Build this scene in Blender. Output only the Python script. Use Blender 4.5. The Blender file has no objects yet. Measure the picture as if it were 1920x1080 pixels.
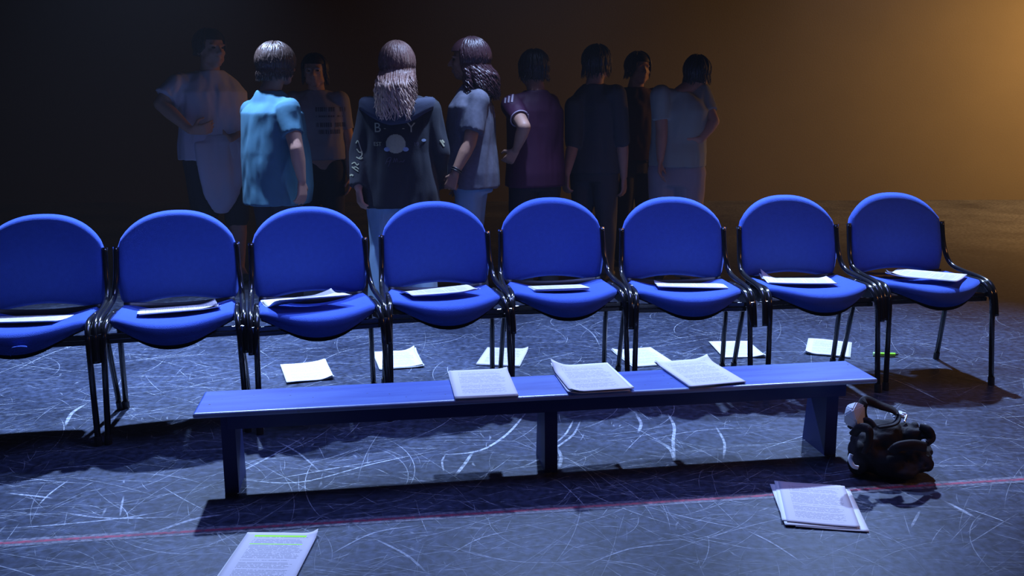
import bpy, bmesh, math, random
from mathutils import Vector, Matrix, noise
from mathutils.bvhtree import BVHTree
R = math.radians
random.seed(7)
sc = bpy.context.scene
C = sc.collection

# ------------------------------------------------------------------ camera
CAM_F, CAM_P, CAM_RO, CAM_H = 1728.0, R(11.97), R(-.186), 1.274
cd = bpy.data.cameras.new('camera'); cam = bpy.data.objects.new('camera', cd); C.objects.link(cam)
cd.sensor_width = 36; cd.lens = CAM_F / 1920 * 36; cd.clip_end = 60; cd.clip_start = .05
cam.matrix_world = Matrix.Translation((0, 0, CAM_H)) @ Matrix.Rotation(R(90) - CAM_P, 4, 'X') @ Matrix.Rotation(CAM_RO, 4, 'Z')
sc.camera = cam
sc.view_settings.view_transform = 'Standard'; sc.view_settings.look = 'None'
sc.view_settings.exposure = 0; sc.view_settings.gamma = 1
sc.cycles.use_denoising = True
sc.cycles.max_bounces = 6

# ------------------------------------------------------------------ world and lights
w = bpy.data.worlds.new('world'); sc.world = w; w.use_nodes = True
w.node_tree.nodes['Background'].inputs[0].default_value = (.09, .13, .60, 1)
w.node_tree.nodes['Background'].inputs[1].default_value = .022

# thin stage haze in the whole room
vs_ = w.node_tree.nodes.new('ShaderNodeVolumeScatter'); vs_.inputs['Density'].default_value = .0024; vs_.inputs['Anisotropy'].default_value = .0
w.node_tree.links.new(vs_.outputs[0], w.node_tree.nodes['World Output'].inputs['Volume'])

def spot(name, loc, target, power, col, size, blend, radius=.06):
    l = bpy.data.lights.new(name, 'SPOT'); l.energy = power; l.color = col
    l.spot_size = R(size); l.spot_blend = blend; l.shadow_soft_size = radius
    o = bpy.data.objects.new(name, l); C.objects.link(o); o.location = loc
    o.rotation_euler = (Vector(target) - Vector(loc)).to_track_quat('-Z', 'Y').to_euler()
    return o
COOL = (.40, .575, 1.0)
spot('stage_spot_left', (-1.65, 5.25, 3.15), (-2.0, 4.1, 0), 2000, COOL, 75, 1.0, .05)
spot('stage_spot_right', (1.95, 5.35, 2.85), (1.75, 4.15, 0), 1020, COOL, 76, 1.0, .05)
spot('stage_spot_middle', (.15, 5.3, 3.1), (.1, 4.15, 0), 980, COOL, 78, 1.0, .05)
# added blue fills that lift the shadows: soft overhead, dim from the front
spot('overhead_fill', (-.1, 3.75, 4.4), (-.1, 3.2, 0), 520, (.24, .32, 1.0), 74, 1.0, 1.0)
spot('front_fill', (-.6, -2.5, 4.2), (-.2, 3.0, .0), 22, (.12, .20, 1.0), 50, 1.0, .6)
# amber lamp added off right, its glow on the back wall imitating veiling glare
spot('amber_glare_lamp', (7.3, 8.8, 2.5), (6.2, 10.3, .3), 2200, (1.0, .47, .12), 160, .8, .3)
spot('amber_side_fill', (4.6, 1.6, 3.2), (1.9, 3.6, .3), 110, (1.0, .42, .14), 60, 1.0, .4)  # added amber fill, warms the right-hand chairs in place of the veil

# ------------------------------------------------------------------ helpers
def bp(px, py, y=None, z=None):
    X, Y = px - 960, py - 540
    cr, sr = math.cos(CAM_RO), math.sin(CAM_RO)
    X, Y = X * cr + Y * sr, -X * sr + Y * cr
    c, s = math.cos(CAM_P), math.sin(CAM_P)
    d = Vector((X / CAM_F, c - (Y / CAM_F) * s, -s - (Y / CAM_F) * c))
    t = (z - CAM_H) / d.z if z is not None else y / d.y
    return Vector((0, 0, CAM_H)) + d * t

def mat(name, col, rough=.6, metal=0, bump=0, bscale=200, sheen=0, vary=0, vscale=8, spec=.5):
    m = bpy.data.materials.new(name); m.use_nodes = True
    nt = m.node_tree; b = nt.nodes['Principled BSDF']
    b.inputs['Base Color'].default_value = (*col, 1); b.inputs['Roughness'].default_value = rough
    b.inputs['Metallic'].default_value = metal; b.inputs['Specular IOR Level'].default_value = spec
    if sheen:
        b.inputs['Sheen Weight'].default_value = sheen; b.inputs['Sheen Roughness'].default_value = .4
        b.inputs['Sheen Tint'].default_value = (*[min(1, c * 1.5 + .1) for c in col], 1)
    tc = nt.nodes.new('ShaderNodeTexCoord')
    if vary:
        n = nt.nodes.new('ShaderNodeTexNoise'); n.inputs['Scale'].default_value = vscale; n.inputs['Detail'].default_value = 5
        nt.links.new(tc.outputs['Object'], n.inputs['Vector'])
        mx = nt.nodes.new('ShaderNodeMix'); mx.data_type = 'RGBA'
        mx.inputs[6].default_value = (*[c * (1 - vary) for c in col], 1)
        mx.inputs[7].default_value = (*[min(1, c * (1 + vary)) for c in col], 1)
        nt.links.new(n.outputs['Fac'], mx.inputs[0]); nt.links.new(mx.outputs[2], b.inputs['Base Color'])
    if bump:
        n = nt.nodes.new('ShaderNodeTexNoise'); n.inputs['Scale'].default_value = bscale; n.inputs['Detail'].default_value = 3
        nt.links.new(tc.outputs['Object'], n.inputs['Vector'])
        bu = nt.nodes.new('ShaderNodeBump'); bu.inputs['Strength'].default_value = bump; bu.inputs['Distance'].default_value = .004
        nt.links.new(n.outputs['Fac'], bu.inputs['Height']); nt.links.new(bu.outputs[0], b.inputs['Normal'])
    return m

def link_mesh(name, me, m, parent=None, loc=None, smooth=True):
    if m is not None and not me.materials: me.materials.append(m)
    if smooth: me.polygons.foreach_set('use_smooth', [True] * len(me.polygons))
    o = bpy.data.objects.new(name, me); C.objects.link(o)
    if parent is not None: o.parent = parent
    if loc is not None: o.location = loc
    return o

def obj(name, bm, m, parent=None, loc=None, smooth=False):
    bmesh.ops.recalc_face_normals(bm, faces=bm.faces)
    me = bpy.data.meshes.new(name); bm.to_mesh(me); bm.free()
    return link_mesh(name, me, m, parent, loc, smooth)

def tag(o, label=None, cat=None, group=None, kind=None):
    for k, v in (('label', label), ('category', cat), ('group', group), ('kind', kind)):
        if v: o[k] = v
    return o

def empty(name, loc, rz=0):
    o = bpy.data.objects.new(name, None); C.objects.link(o); o.location = loc; o.rotation_euler.z = rz
    o.empty_display_size = .1
    return o

def copy_tree(o, parent=None):
    c = o.copy(); C.objects.link(c)
    if parent is not None: c.parent = parent
    for ch in [x for x in bpy.data.objects if x.parent == o]: copy_tree(ch, c)
    return c

def add_box(bm, cx, cy, cz, sx, sy, sz, bevel=0, seg=2, rot=None):
    r = bmesh.ops.create_cube(bm, size=1); vs = r['verts']
    bmesh.ops.scale(bm, vec=(sx, sy, sz), verts=vs)
    if bevel:
        es = list({e for v in vs for e in v.link_edges})
        g = bmesh.ops.bevel(bm, geom=es, offset=bevel, segments=seg, affect='EDGES', profile=.5)
        vs = list({v for f in g['faces'] for v in f.verts} | {v for v in vs if v.is_valid})
    if rot is not None: bmesh.ops.rotate(bm, cent=(0, 0, 0), matrix=rot, verts=vs)
    bmesh.ops.translate(bm, vec=(cx, cy, cz), verts=vs)
    return vs

def smooth_path(pts, n=6):
    pts = [Vector(p) for p in pts]; out = []
    for i in range(len(pts) - 1):
        p0 = pts[max(i - 1, 0)]; p1 = pts[i]; p2 = pts[i + 1]; p3 = pts[min(i + 2, len(pts) - 1)]
        for k in range(n):
            t = k / n
            out.append(.5 * ((2 * p1) + (-p0 + p2) * t + (2 * p0 - 5 * p1 + 4 * p2 - p3) * t * t + (-p0 + 3 * p1 - 3 * p2 + p3) * t ** 3))
    out.append(pts[-1]); return out

def add_tube(bm, pts, rad, seg=10, rads=None, cap=True, flat=1.0):
    """sweep a circle along a polyline with parallel transport"""
    pts = [Vector(p) for p in pts]; n = len(pts)
    t0 = (pts[1] - pts[0]).normalized()
    up = Vector((0, 0, 1)) if abs(t0.z) < .9 else Vector((1, 0, 0))
    a = t0.cross(up).normalized(); rings = []
    for i, p in enumerate(pts):
        t = (pts[min(i + 1, n - 1)] - pts[max(i - 1, 0)])
        t = t.normalized() if t.length > 1e-9 else t0
        a = (a - t * a.dot(t)).normalized(); b = t.cross(a)
        r = rads[i] if rads else rad
        rings.append([bm.verts.new(p + a * math.cos(2 * math.pi * k / seg) * r + b * math.sin(2 * math.pi * k / seg) * r * flat) for k in range(seg)])
    for i in range(n - 1):
        for k in range(seg):
            bm.faces.new((rings[i][k], rings[i][(k + 1) % seg], rings[i + 1][(k + 1) % seg], rings[i + 1][k]))
    if cap:
        bm.faces.new(rings[0][::-1]); bm.faces.new(rings[-1])

# ------------------------------------------------------------------ materials
M = {}
M['fabric'] = mat('blue_upholstery', (.046, .102, .47), .95, bump=.5, bscale=420, sheen=.6, vary=.12, vscale=60, spec=.15)
M['tube'] = mat('black_enamelled_steel', (.012, .012, .014), .16, metal=.0, spec=.9)
M['plastic'] = mat('black_plastic', (.015, .015, .017), .4)
M['steel'] = mat('bright_steel', (.6, .6, .62), .25, metal=1)
M['bolt'] = mat('bolt_steel', (.7, .7, .72), .3, metal=1)
M['skin'] = mat('skin', (.50, .27, .19), .55, vary=.08, vscale=20)
M['skin_brown'] = mat('brown_skin', (.36, .19, .125), .5, vary=.08, vscale=20)
M['eye'] = mat('eye', (.02, .015, .012), .2)

# ------------------------------------------------------------------ floor, tape, walls
def floor_material():
    m = bpy.data.materials.new('scuffed_dance_floor'); m.use_nodes = True
    nt = m.node_tree; b = nt.nodes['Principled BSDF']; N = nt.nodes.new; L = nt.links.new
    tc = N('ShaderNodeTexCoord')
    n1 = N('ShaderNodeTexNoise'); n1.inputs['Scale'].default_value = 1.6; n1.inputs['Detail'].default_value = 8; n1.inputs['Roughness'].default_value = .65
    n2 = N('ShaderNodeTexNoise'); n2.inputs['Scale'].default_value = 38; n2.inputs['Detail'].default_value = 6
    L(tc.outputs['Object'], n1.inputs['Vector']); L(tc.outputs['Object'], n2.inputs['Vector'])
    r1 = N('ShaderNodeValToRGB'); r1.color_ramp.elements[0].position = .3; r1.color_ramp.elements[1].position = .75
    r1.color_ramp.elements[0].color = (.014, .018, .035, 1); r1.color_ramp.elements[1].color = (.050, .063, .108, 1)
    L(n1.outputs['Fac'], r1.inputs[0])
    r2 = N('ShaderNodeValToRGB'); r2.color_ramp.elements[0].position = .35; r2.color_ramp.elements[1].position = .72
    r2.color_ramp.elements[0].color = (.55, .55, .55, 1); r2.color_ramp.elements[1].color = (1.7, 1.7, 1.7, 1)
    L(n2.outputs['Fac'], r2.inputs[0])
    mx = N('ShaderNodeMix'); mx.data_type = 'RGBA'; mx.blend_type = 'MULTIPLY'; mx.inputs[0].default_value = 1
    L(r1.outputs[0], mx.inputs[6]); L(r2.outputs[0], mx.inputs[7])
    L(mx.outputs[2], b.inputs['Base Color'])
    mr = N('ShaderNodeMapRange'); mr.inputs[3].default_value = .34; mr.inputs[4].default_value = .55
    L(n1.outputs['Fac'], mr.inputs[0]); L(mr.outputs[0], b.inputs['Roughness'])
    b.inputs['Specular IOR Level'].default_value = .22
    bu = N('ShaderNodeBump'); bu.inputs['Strength'].default_value = .12; bu.inputs['Distance'].default_value = .003
    L(n2.outputs['Fac'], bu.inputs['Height']); L(bu.outputs[0], b.inputs['Normal'])
    return m

def mark_material(name, col, rough=.6):
    """worn marks: the strength of each mark sits in the 'wear' attribute and breaks up with noise"""
    m = bpy.data.materials.new(name); m.use_nodes = True
    nt = m.node_tree; b = nt.nodes['Principled BSDF']; N = nt.nodes.new; L = nt.links.new
    b.inputs['Base Color'].default_value = (*col, 1); b.inputs['Roughness'].default_value = rough
    b.inputs['Specular IOR Level'].default_value = .3
    at = N('ShaderNodeAttribute'); at.attribute_name = 'wear'
    tc = N('ShaderNodeTexCoord'); n = N('ShaderNodeTexNoise'); n.inputs['Scale'].default_value = 60; n.inputs['Detail'].default_value = 5
    L(tc.outputs['Object'], n.inputs['Vector'])
    mr = N('ShaderNodeMapRange'); mr.inputs[1].default_value = .35; mr.inputs[2].default_value = .6; mr.inputs[3].default_value = .25; mr.inputs[4].default_value = 1
    L(n.outputs['Fac'], mr.inputs[0])
    mu = N('ShaderNodeMath'); mu.operation = 'MULTIPLY'; L(at.outputs['Fac'], mu.inputs[0]); L(mr.outputs[0], mu.inputs[1])
    L(mu.outputs[0], b.inputs['Alpha'])
    return m

def build_floor():
    bm = bmesh.new(); wl = bm.verts.layers.float.new('wear')
    vs = [bm.verts.new(p) for p in ((-7, -4, 0), (8, -4, 0), (8, 11, 0), (-7, 11, 0))]
    f = bm.faces.new(vs); f.material_index = 0
    def strip(pts, wid, wear, z, mi, w0=None):
        n = len(pts); prev = None
        for i, p in enumerate(pts):
            t = (pts[min(i + 1, n - 1)] - pts[max(i - 1, 0)]).normalized(); s = Vector((-t.y, t.x))
            e = 1 if mi != 1 else min(1, min(i, n - 1 - i) / (n * .3) + .15)
            hw = wid * .5 * (.35 + .65 * e)
            a = bm.verts.new((p.x + s.x * hw, p.y + s.y * hw, z)); c = bm.verts.new((p.x - s.x * hw, p.y - s.y * hw, z))
            a[wl] = c[wl] = wear * e
            if prev: 
                ff = bm.faces.new((prev[0], prev[1], c, a)); ff.material_index = mi
            prev = (a, c)
    rnd = random.Random(3)
    def scratch(x, y, ln, ang, curv, wid, wear, z):
        wear *= max(.35, min(.9, (y - 1.7) / 1.2)) * (.75 if x > .9 else 1)      # fewer deep marks at the stage edge
        n = max(3, min(16, int(ln / .05) + 2)); pts = []; p = Vector((x, y)); a = ang
        for i in range(n):
            pts.append(p.copy()); p = p + Vector((math.cos(a), math.sin(a))) * (ln / n); a += curv / n
        strip(pts, wid, wear, z, 1)
    for i in range(8200):
        y = 1.7 + 4.6 * rnd.random() ** 1.25; x = rnd.uniform(-1, 1) * (y * .62 + .25)
        z = .0004 + (i % 40) * .00001
        u = rnd.random()
        # most marks run across the stage, many are skewed
        ang = rnd.gauss(.1, .5) if rnd.random() < .62 else rnd.uniform(0, math.pi)
        if u < .72: scratch(x, y, rnd.uniform(.03, .22), ang, rnd.gauss(0, .3), rnd.uniform(.0010, .0026), rnd.uniform(.15, .8), z)
        elif u < .93: scratch(x, y, rnd.uniform(.15, .6), ang, rnd.gauss(0, .7), rnd.uniform(.0012, .0032), rnd.uniform(.2, .85), z)
        else: scratch(x, y, rnd.uniform(.015, .10), rnd.uniform(0, math.pi), rnd.gauss(0, .8), rnd.uniform(.004, .010), rnd.uniform(.12, .5), z)
    # the broad pale arcs under and before the bench, traced where they lie
    arcs = [([(985, 776), (950, 815), (900, 845), (835, 853)], .011, .8), ([(888, 846), (870, 872), (852, 894)], .012, .7),
            ([(1088, 790), (1075, 815), (1045, 838), (1010, 862), (968, 880)], .010, .65), ([(1075, 788), (1062, 812), (1038, 835)], .008, .6),
            ([(1192, 776), (1202, 795), (1196, 812)], .012, .6), ([(1045, 840), (1052, 858), (1048, 880)], .012, .6),
            ([(1252, 776), (1264, 800), (1262, 830), (1266, 866)], .012, .65), ([(1240, 832), (1258, 845), (1264, 866)], .012, .55),
            ([(1342, 800), (1358, 830), (1356, 862)], .009, .6), ([(835, 853), (829, 866), (832, 884)], .007, .6),
            ([(163, 757), (135, 775), (122, 800)], .014, .6), ([(560, 700), (640, 660), (700, 652)], .006, .3),
            ([(420, 965), (360, 975), (270, 1005)], .012, .55), ([(0, 992), (100, 985), (230, 972), (330, 955)], .007, .5),
            ([(110, 960), (200, 972), (330, 970)], .008, .5), ([(440, 898), (560, 905), (700, 870), (820, 845)], .007, .7),
            ([(480, 905), (620, 880), (760, 855)], .006, .6), ([(410, 905), (500, 860), (570, 820)], .008, .5),
            ([(520, 828), (560, 850), (600, 885)], .007, .5), ([(10, 925), (60, 930), (100, 935)], .009, .6),
            ([(130, 900), (95, 925), (70, 950)], .006, .6), ([(232, 930), (228, 950), (225, 968)], .006, .6),
            ([(1770, 940), (1800, 955), (1830, 972)], .012, .5), ([(1800, 950), (1850, 966), (1900, 985)], .006, .5),
            ([(1725, 958), (1716, 975), (1708, 990)], .008, .4), ([(1400, 995), (1450, 1020), (1510, 1060)], .006, .5),
            ([(1610, 965), (1622, 985), (1632, 1010)], .010, .4), ([(1700, 640), (1760, 650), (1800, 664)], .006, .45),
            ([(1640, 700), (1700, 722), (1780, 760)], .008, .5), ([(1075, 600), (1110, 625), (1125, 650)], .006, .35),
            ([(845, 1040), (900, 1010), (960, 995)], .005, .45), ([(1100, 1060), (1180, 1030), (1270, 1020)], .005, .4),
            ([(620, 1040), (700, 1000), (790, 985)], .006, .45), ([(700, 1010), (760, 1040), (800, 1075)], .008, .45),
            ([(20, 700), (90, 665), (165, 640)], .006, .55), ([(0, 680), (80, 690), (160, 700)], .005, .4)]
    for k, (pp, wd, wr) in enumerate(arcs):
        w3 = [bp(px, py, z=0) for px, py in pp]
        pts = [Vector((q.x, q.y)) for q in smooth_path(w3, 6)]
        strip(pts, wd, wr, .0009 + k * .00001, 1)
    # red line with worn pale borders, right across the stage
    a = bp(-260, 1036, z=0); c = bp(2100, 888, z=0)
    P = [Vector((a.x + (c.x - a.x) * i / 60, a.y + (c.y - a.y) * i / 60)) for i in range(61)]
    strip(P, .046, .60, .0014, 2); strip(P, .015, .75, .0018, 3)
    return obj('floor', bm, None)
fl = build_floor()
for mm in (floor_material(), mark_material('pale_scuff', (.60, .66, .76)), mark_material('worn_tape_edge', (.30, .30, .36)), mark_material('red_tape', (.42, .05, .10))):
    fl.data.materials.append(mm)
tag(fl, kind='structure')

def wall(name, cx, cy, cz, sx, sy, sz, m):
    bm = bmesh.new(); add_box(bm, cx, cy, cz, sx, sy, sz); return tag(obj(name, bm, m), kind='structure')
M['black_wall'] = mat('matt_black_wall', (.048, .048, .048), .95, bump=.2, bscale=60, vary=.15, vscale=1.2, spec=.1)
wall('wall_back', .5, 11.05, 2.5, 15, .1, 5.0, M['black_wall'])
wall('wall_left', -7.05, 3.5, 2.5, .1, 15.0, 5.0, M['black_wall'])
wall('wall_right', 8.05, 3.5, 2.5, .1, 15.0, 5.0, M['black_wall'])

# ------------------------------------------------------------------ chairs
def backrest_bm():
    bm = bmesh.new(); nu, nv = 26, 24; hw = .236
    front, back = [], []
    def edge_f(d, r=.03): return math.sqrt(max(0, 1 - (1 - min(1, d / r)) ** 2))
    for j in range(nv + 1):
        rf, rb = [], []
        for i in range(nu + 1):
            u = -1 + 2 * i / nu; v = j / nv
            # square-ish parameters onto the outline: arched foot, domed head
            au = abs(u)
            lo = .424 + .026 * (1 - u * u) ** 1.5 + .034 * max(0, (au - .86) / .14) ** 2
            hi = .648 + .155 * max(0, 1 - au ** 2.3) ** .62
            z = lo + (hi - lo) * v
            x = hw * u * (.965 + .035 * min(1, v / .3))
            y = .425 + (z - .45) * .20 + .030 * (1 - u * u) - .010 * math.sin(v * math.pi)
            d = min((1 - au) * hw, (hi - z) , (z - lo))
            e = edge_f(max(d, 0), .026)
            th = .024 * e
            rf.append(bm.verts.new((x, y - th, z))); rb.append(bm.verts.new((x, y + th * .8, z)))
        front.append(rf); back.append(rb)
    for j in range(nv):
        for i in range(nu):
            bm.faces.new((front[j][i], front[j][i + 1], front[j + 1][i + 1], front[j + 1][i]))
            bm.faces.new((back[j][i + 1], back[j][i], back[j + 1][i], back[j + 1][i + 1]))
    bmesh.ops.remove_doubles(bm, verts=bm.verts, dist=.0004)
    return bm

def seat_bm(lower=False):
    """saddle seat: raised at the side rails, dropping in a waterfall at the front"""
    bm = bmesh.new(); nu, nv = 26, 22
    top, bot = [], []
    for j in range(nv + 1):
        rt, rb = [], []
        for i in range(nu + 1):
            u = -1 + 2 * i / nu; v = j / nv       # v=0 front, 1 back
            au = abs(u)
            yf = -.012 + .125 * au ** 2.6
            yb = .405 - .060 * au ** 7
            y = yf + (yb - yf) * v
            wd = .230 * (1 - .03 * v)
            x = wd * u
            c_ = 1 - u * u
            dip = .022 + .034 * min(1, max(0, (y - .08) / .28))
            z = .466 - dip * c_ ** .9 - .012 * c_ * max(0, 1 - (y + .012) / .09) ** 2 - .010 * au ** 8
            dd = min((1 - au) * wd, (y - yf), (yb - y))
            e = math.sqrt(max(0, 1 - (1 - min(1, max(dd, 0) / .026)) ** 2))
            th = .018 + .046 * c_ * max(0, 1 - (y + .012) / .24)
            if not lower:
                rt.append(bm.verts.new((x, y, z - .018 + .018 * e))); rb.append(bm.verts.new((x, y, z - .018 - th * e)))
            else:
                rt.append(bm.verts.new((x * .955, y * .93 + .022, z - .020 - th * .9))); rb.append(bm.verts.new((x * .955, y * .93 + .022, z - .024 - th - .003 * e)))
        top.append(rt); bot.append(rb)
    for j in range(nv):
        for i in range(nu):
            bm.faces.new((top[j][i], top[j][i + 1], top[j + 1][i + 1], top[j + 1][i]))
            bm.faces.new((bot[j][i + 1], bot[j][i], bot[j + 1][i], bot[j + 1][i + 1]))
    bmesh.ops.remove_doubles(bm, verts=bm.verts, dist=.0004)
    return bm

def make_chair():
    t = empty('stacking_chair', (0, 0, 0))
    o = obj('backrest', backrest_bm(), M['fabric'], t, smooth=True)
    o = obj('seat', seat_bm(), M['fabric'], t, smooth=True)
    obj('seat_shell', seat_bm(True), M['plastic'], o, smooth=True)
    bm = bmesh.new(); pv = None      # black plastic closing the back of the seat
    for i in range(15):
        u = -1 + i / 7; x = .215 * u; y0 = .412 - .030 * abs(u) ** 4; zt = .432 + .018 * u * u
        row = [bm.verts.new((x, y0, .392)), bm.verts.new((x, y0 + .012, zt)), bm.verts.new((x, y0 + .018, zt)), bm.verts.new((x, y0 + .006, .392))]
        if pv:
            for k in range(4): bm.faces.new((pv[k], pv[(k + 1) % 4], row[(k + 1) % 4], row[k]))
        else: bm.faces.new(row)
        pv = row
    bm.faces.new(pv[::-1]); obj('rear_panel', bm, M['plastic'], t, smooth=True)
    for s in (-1, 1):
        bm = bmesh.new()   # front leg with the bend under the seat
        add_tube(bm, [(s * .250, .0, .0)] + smooth_path([(s * .241, .038, .36), (s * .238, .052, .405), (s * .234, .085, .436), (s * .231, .13, .446), (s * .229, .21, .444)], 5), .0112, 12)
        lg = obj('leg', bm, M['tube'], t, smooth=True)
        bm = bmesh.new(); add_tube(bm, [(s * .2502, -.001, 0), (s * .249, .003, .035)], .0138, 12)
        obj('foot_cap', bm, M['plastic'], lg, smooth=False)
        bm = bmesh.new()   # rear leg
        add_tube(bm, [(s * .245, .412, .0)] + smooth_path([(s * .232, .345, .36), (s * .230, .325, .41), (s * .229, .29, .438), (s * .229, .21, .444)], 5), .0112, 12)
        lg = obj('leg', bm, M['tube'], t, smooth=True)
        bm = bmesh.new(); add_tube(bm, [(s * .2455, .413, 0), (s * .244, .406, .035)], .0138, 12)
        obj('foot_cap', bm, M['plastic'], lg, smooth=False)
        bm = bmesh.new()   # back post running down and forward outside the leg, ending in a stub
        add_tube(bm, smooth_path([(s * .2635, .034, .305), (s * .2615, .048, .375), (s * .260, .062, .412), (s * .258, .095, .442), (s * .254, .16, .455), (s * .250, .28, .462), (s * .246, .36, .476), (s * .242, .405, .515), (s * .237, .432, .58), (s * .235, .452, .664)], 5), .0112, 12)
        po = obj('back_post', bm, M['tube'], t, smooth=True)
        bm = bmesh.new(); add_tube(bm, [(s * .235, .4525, .662), (s * .235, .4545, .668)], .0122, 12)
        obj('end_cap', bm, M['steel'], po)
        bm = bmesh.new()   # linking plate welded between leg and post
        add_box(bm, s * .252, .052, .372, .016, .012, .075, .002)
        add_box(bm, s * .246, .20, .405, .006, .26, .045, .001)
        br = obj('side_bracket', bm, M['tube'], t)
        bm = bmesh.new()
        for k in range(3):
            add_tube(bm, [(s * .248, .115 + .012 * k, .400 - .014 * k), (s * .2535, .115 + .012 * k, .400 - .014 * k)], .0042, 8)
        obj('bolt', bm, M['bolt'], br)
    bm = bmesh.new()
    add_box(bm, 0, .070, .396, .474, .012, .018, .002); add_box(bm, 0, .078, .374, .474, .014, .018, .002)
    add_box(bm, 0, .315, .400, .450, .014, .030, .002)
    for s in (-1, 1): add_box(bm, s * .11, .20, .403, .022, .25, .006)
    obj('seat_frame', bm, M['tube'], t)
    return t

chair0 = make_chair()
CH = [(-1.778, 3.170, 11.5, 'leftmost blue upholstered chair, cut off by the left edge, torn at its seat front'),
      (-1.260, 3.296, 14.4, 'second blue upholstered chair from the left, white papers lying near its seat back'),
      (-.725, 3.403, 16.7, 'blue upholstered chair with a long bent script on its seat, third from the left'),
      (-.243, 3.575, 12.2, 'blue upholstered chair directly in front of the woman in the black hooded jacket'),
      (.246, 3.707, 8.2, 'blue upholstered chair with a neat flat script, fifth chair from the left'),
      (.761, 3.713, 3.5, 'blue upholstered chair facing straight ahead, third from the right end of the row'),
      (1.334, 3.780, 7.3, 'blue upholstered chair with a curled-up script, second from the right end'),
      (1.875, 3.873, 7.8, 'blue upholstered chair at the right end of the row, its right legs standing free')]
chairs = []
for i, (x, y, a, lb) in enumerate(CH):
    o = chair0 if i == 0 else copy_tree(chair0)
    o.location = (x, y, 0); o.rotation_euler.z = R(a)
    tag(o, lb, 'chair', 'blue upholstered chairs in one row'); chairs.append(o)
# frayed tuft on the leftmost seat front
bm = bmesh.new()
add_tube(bm, smooth_path([(.005, -.016, .392), (.012, -.032, .397), (.034, -.034, .400), (.050, -.022, .395)], 5), .005, 8)
add_tube(bm, smooth_path([(.012, -.024, .390), (.006, -.030, .380), (-.004, -.028, .368)], 4), .0016, 6)
obj('torn_edge', bm, M['fabric'], chairs[0], smooth=True)

# ------------------------------------------------------------------ bench
def bench_mat():
    m = mat('worn_blue_paint', (.055, .13, .50), .38, spec=.5)
    nt = m.node_tree; b = nt.nodes['Principled BSDF']; N = nt.nodes.new; L = nt.links.new
    tc = N('ShaderNodeTexCoord'); mp = N('ShaderNodeMapping'); mp.inputs['Scale'].default_value = (1.2, 9, 9)
    n = N('ShaderNodeTexNoise'); n.inputs['Scale'].default_value = 2.2; n.inputs['Detail'].default_value = 7; n.inputs['Roughness'].default_value = .6
    L(tc.outputs['Object'], mp.inputs[0]); L(mp.outputs[0], n.inputs['Vector'])
    r = N('ShaderNodeValToRGB'); e = r.color_ramp.elements
    e[0].position = .30; e[0].color = (.016, .048, .30, 1); e[1].position = .74; e[1].color = (.065, .135, .45, 1)
    L(n.outputs['Fac'], r.inputs[0])
    n2 = N('ShaderNodeTexNoise'); n2.inputs['Scale'].default_value = 55; n2.inputs['Detail'].default_value = 2
    L(tc.outputs['Object'], n2.inputs['Vector'])
    r2 = N('ShaderNodeValToRGB'); r2.color_ramp.elements[0].position = .27; r2.color_ramp.elements[1].position = .31
    r2.color_ramp.elements[0].color = (.15, .15, .2, 1); r2.color_ramp.elements[1].color = (1, 1, 1, 1)
    L(n2.outputs['Fac'], r2.inputs[0])
    mx = N('ShaderNodeMix'); mx.data_type = 'RGBA'; mx.blend_type = 'MULTIPLY'; mx.inputs[0].default_value = 1
    L(r.outputs[0], mx.inputs[6]); L(r2.outputs[0], mx.inputs[7])
    sp = N('ShaderNodeSeparateXYZ'); L(tc.outputs['Object'], sp.inputs[0])      # bevel highlight and wear painted as one pale stripe along the front edge
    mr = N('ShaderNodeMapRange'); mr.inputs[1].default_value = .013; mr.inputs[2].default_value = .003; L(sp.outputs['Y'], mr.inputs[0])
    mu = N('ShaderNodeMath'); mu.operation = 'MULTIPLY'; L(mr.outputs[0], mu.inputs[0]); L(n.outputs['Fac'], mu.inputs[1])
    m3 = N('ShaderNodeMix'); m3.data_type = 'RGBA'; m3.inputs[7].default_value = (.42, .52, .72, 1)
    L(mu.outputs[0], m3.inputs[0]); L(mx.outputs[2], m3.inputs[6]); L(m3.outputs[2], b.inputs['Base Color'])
    return m
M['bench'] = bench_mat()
M['bench_leg'] = mat('dark_blue_paint', (.010, .020, .13), .5, vary=.2, vscale=6)
bench = empty('bench', (.138, 2.917, 0), .148)
tag(bench, 'long low blue painted wooden bench with three panel legs in front of the chairs', 'bench')
BL, BW, BH = 2.31, .228, .292
bm = bmesh.new(); add_box(bm, 0, BW / 2, BH - .010, BL, BW, .018, .007, 3)
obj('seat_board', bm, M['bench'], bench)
bm = bmesh.new(); add_box(bm, 0, .040, BH - .045, BL - .20, .022, .050, .002); add_box(bm, 0, .190, BH - .045, BL - .20, .022, .050, .002)
obj('apron', bm, M['bench_leg'], bench)
for x in (-1.058, .0, 1.016):
    bm = bmesh.new()
    pr = [(.050, BH - .020), (.180, BH - .020), (.212, .0), (.040, 0), (.040, .02)]
    vv = []
    for sx in (-.022, .022): vv.append([bm.verts.new((x + sx, y, z)) for y, z in pr])
    n = len(pr)
    bm.faces.new(vv[0]); bm.faces.new(vv[1][::-1])
    for k in range(n): bm.faces.new((vv[0][k], vv[1][k], vv[1][(k + 1) % n], vv[0][(k + 1) % n]))
    obj('leg', bm, M['bench_leg'], bench)

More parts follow.
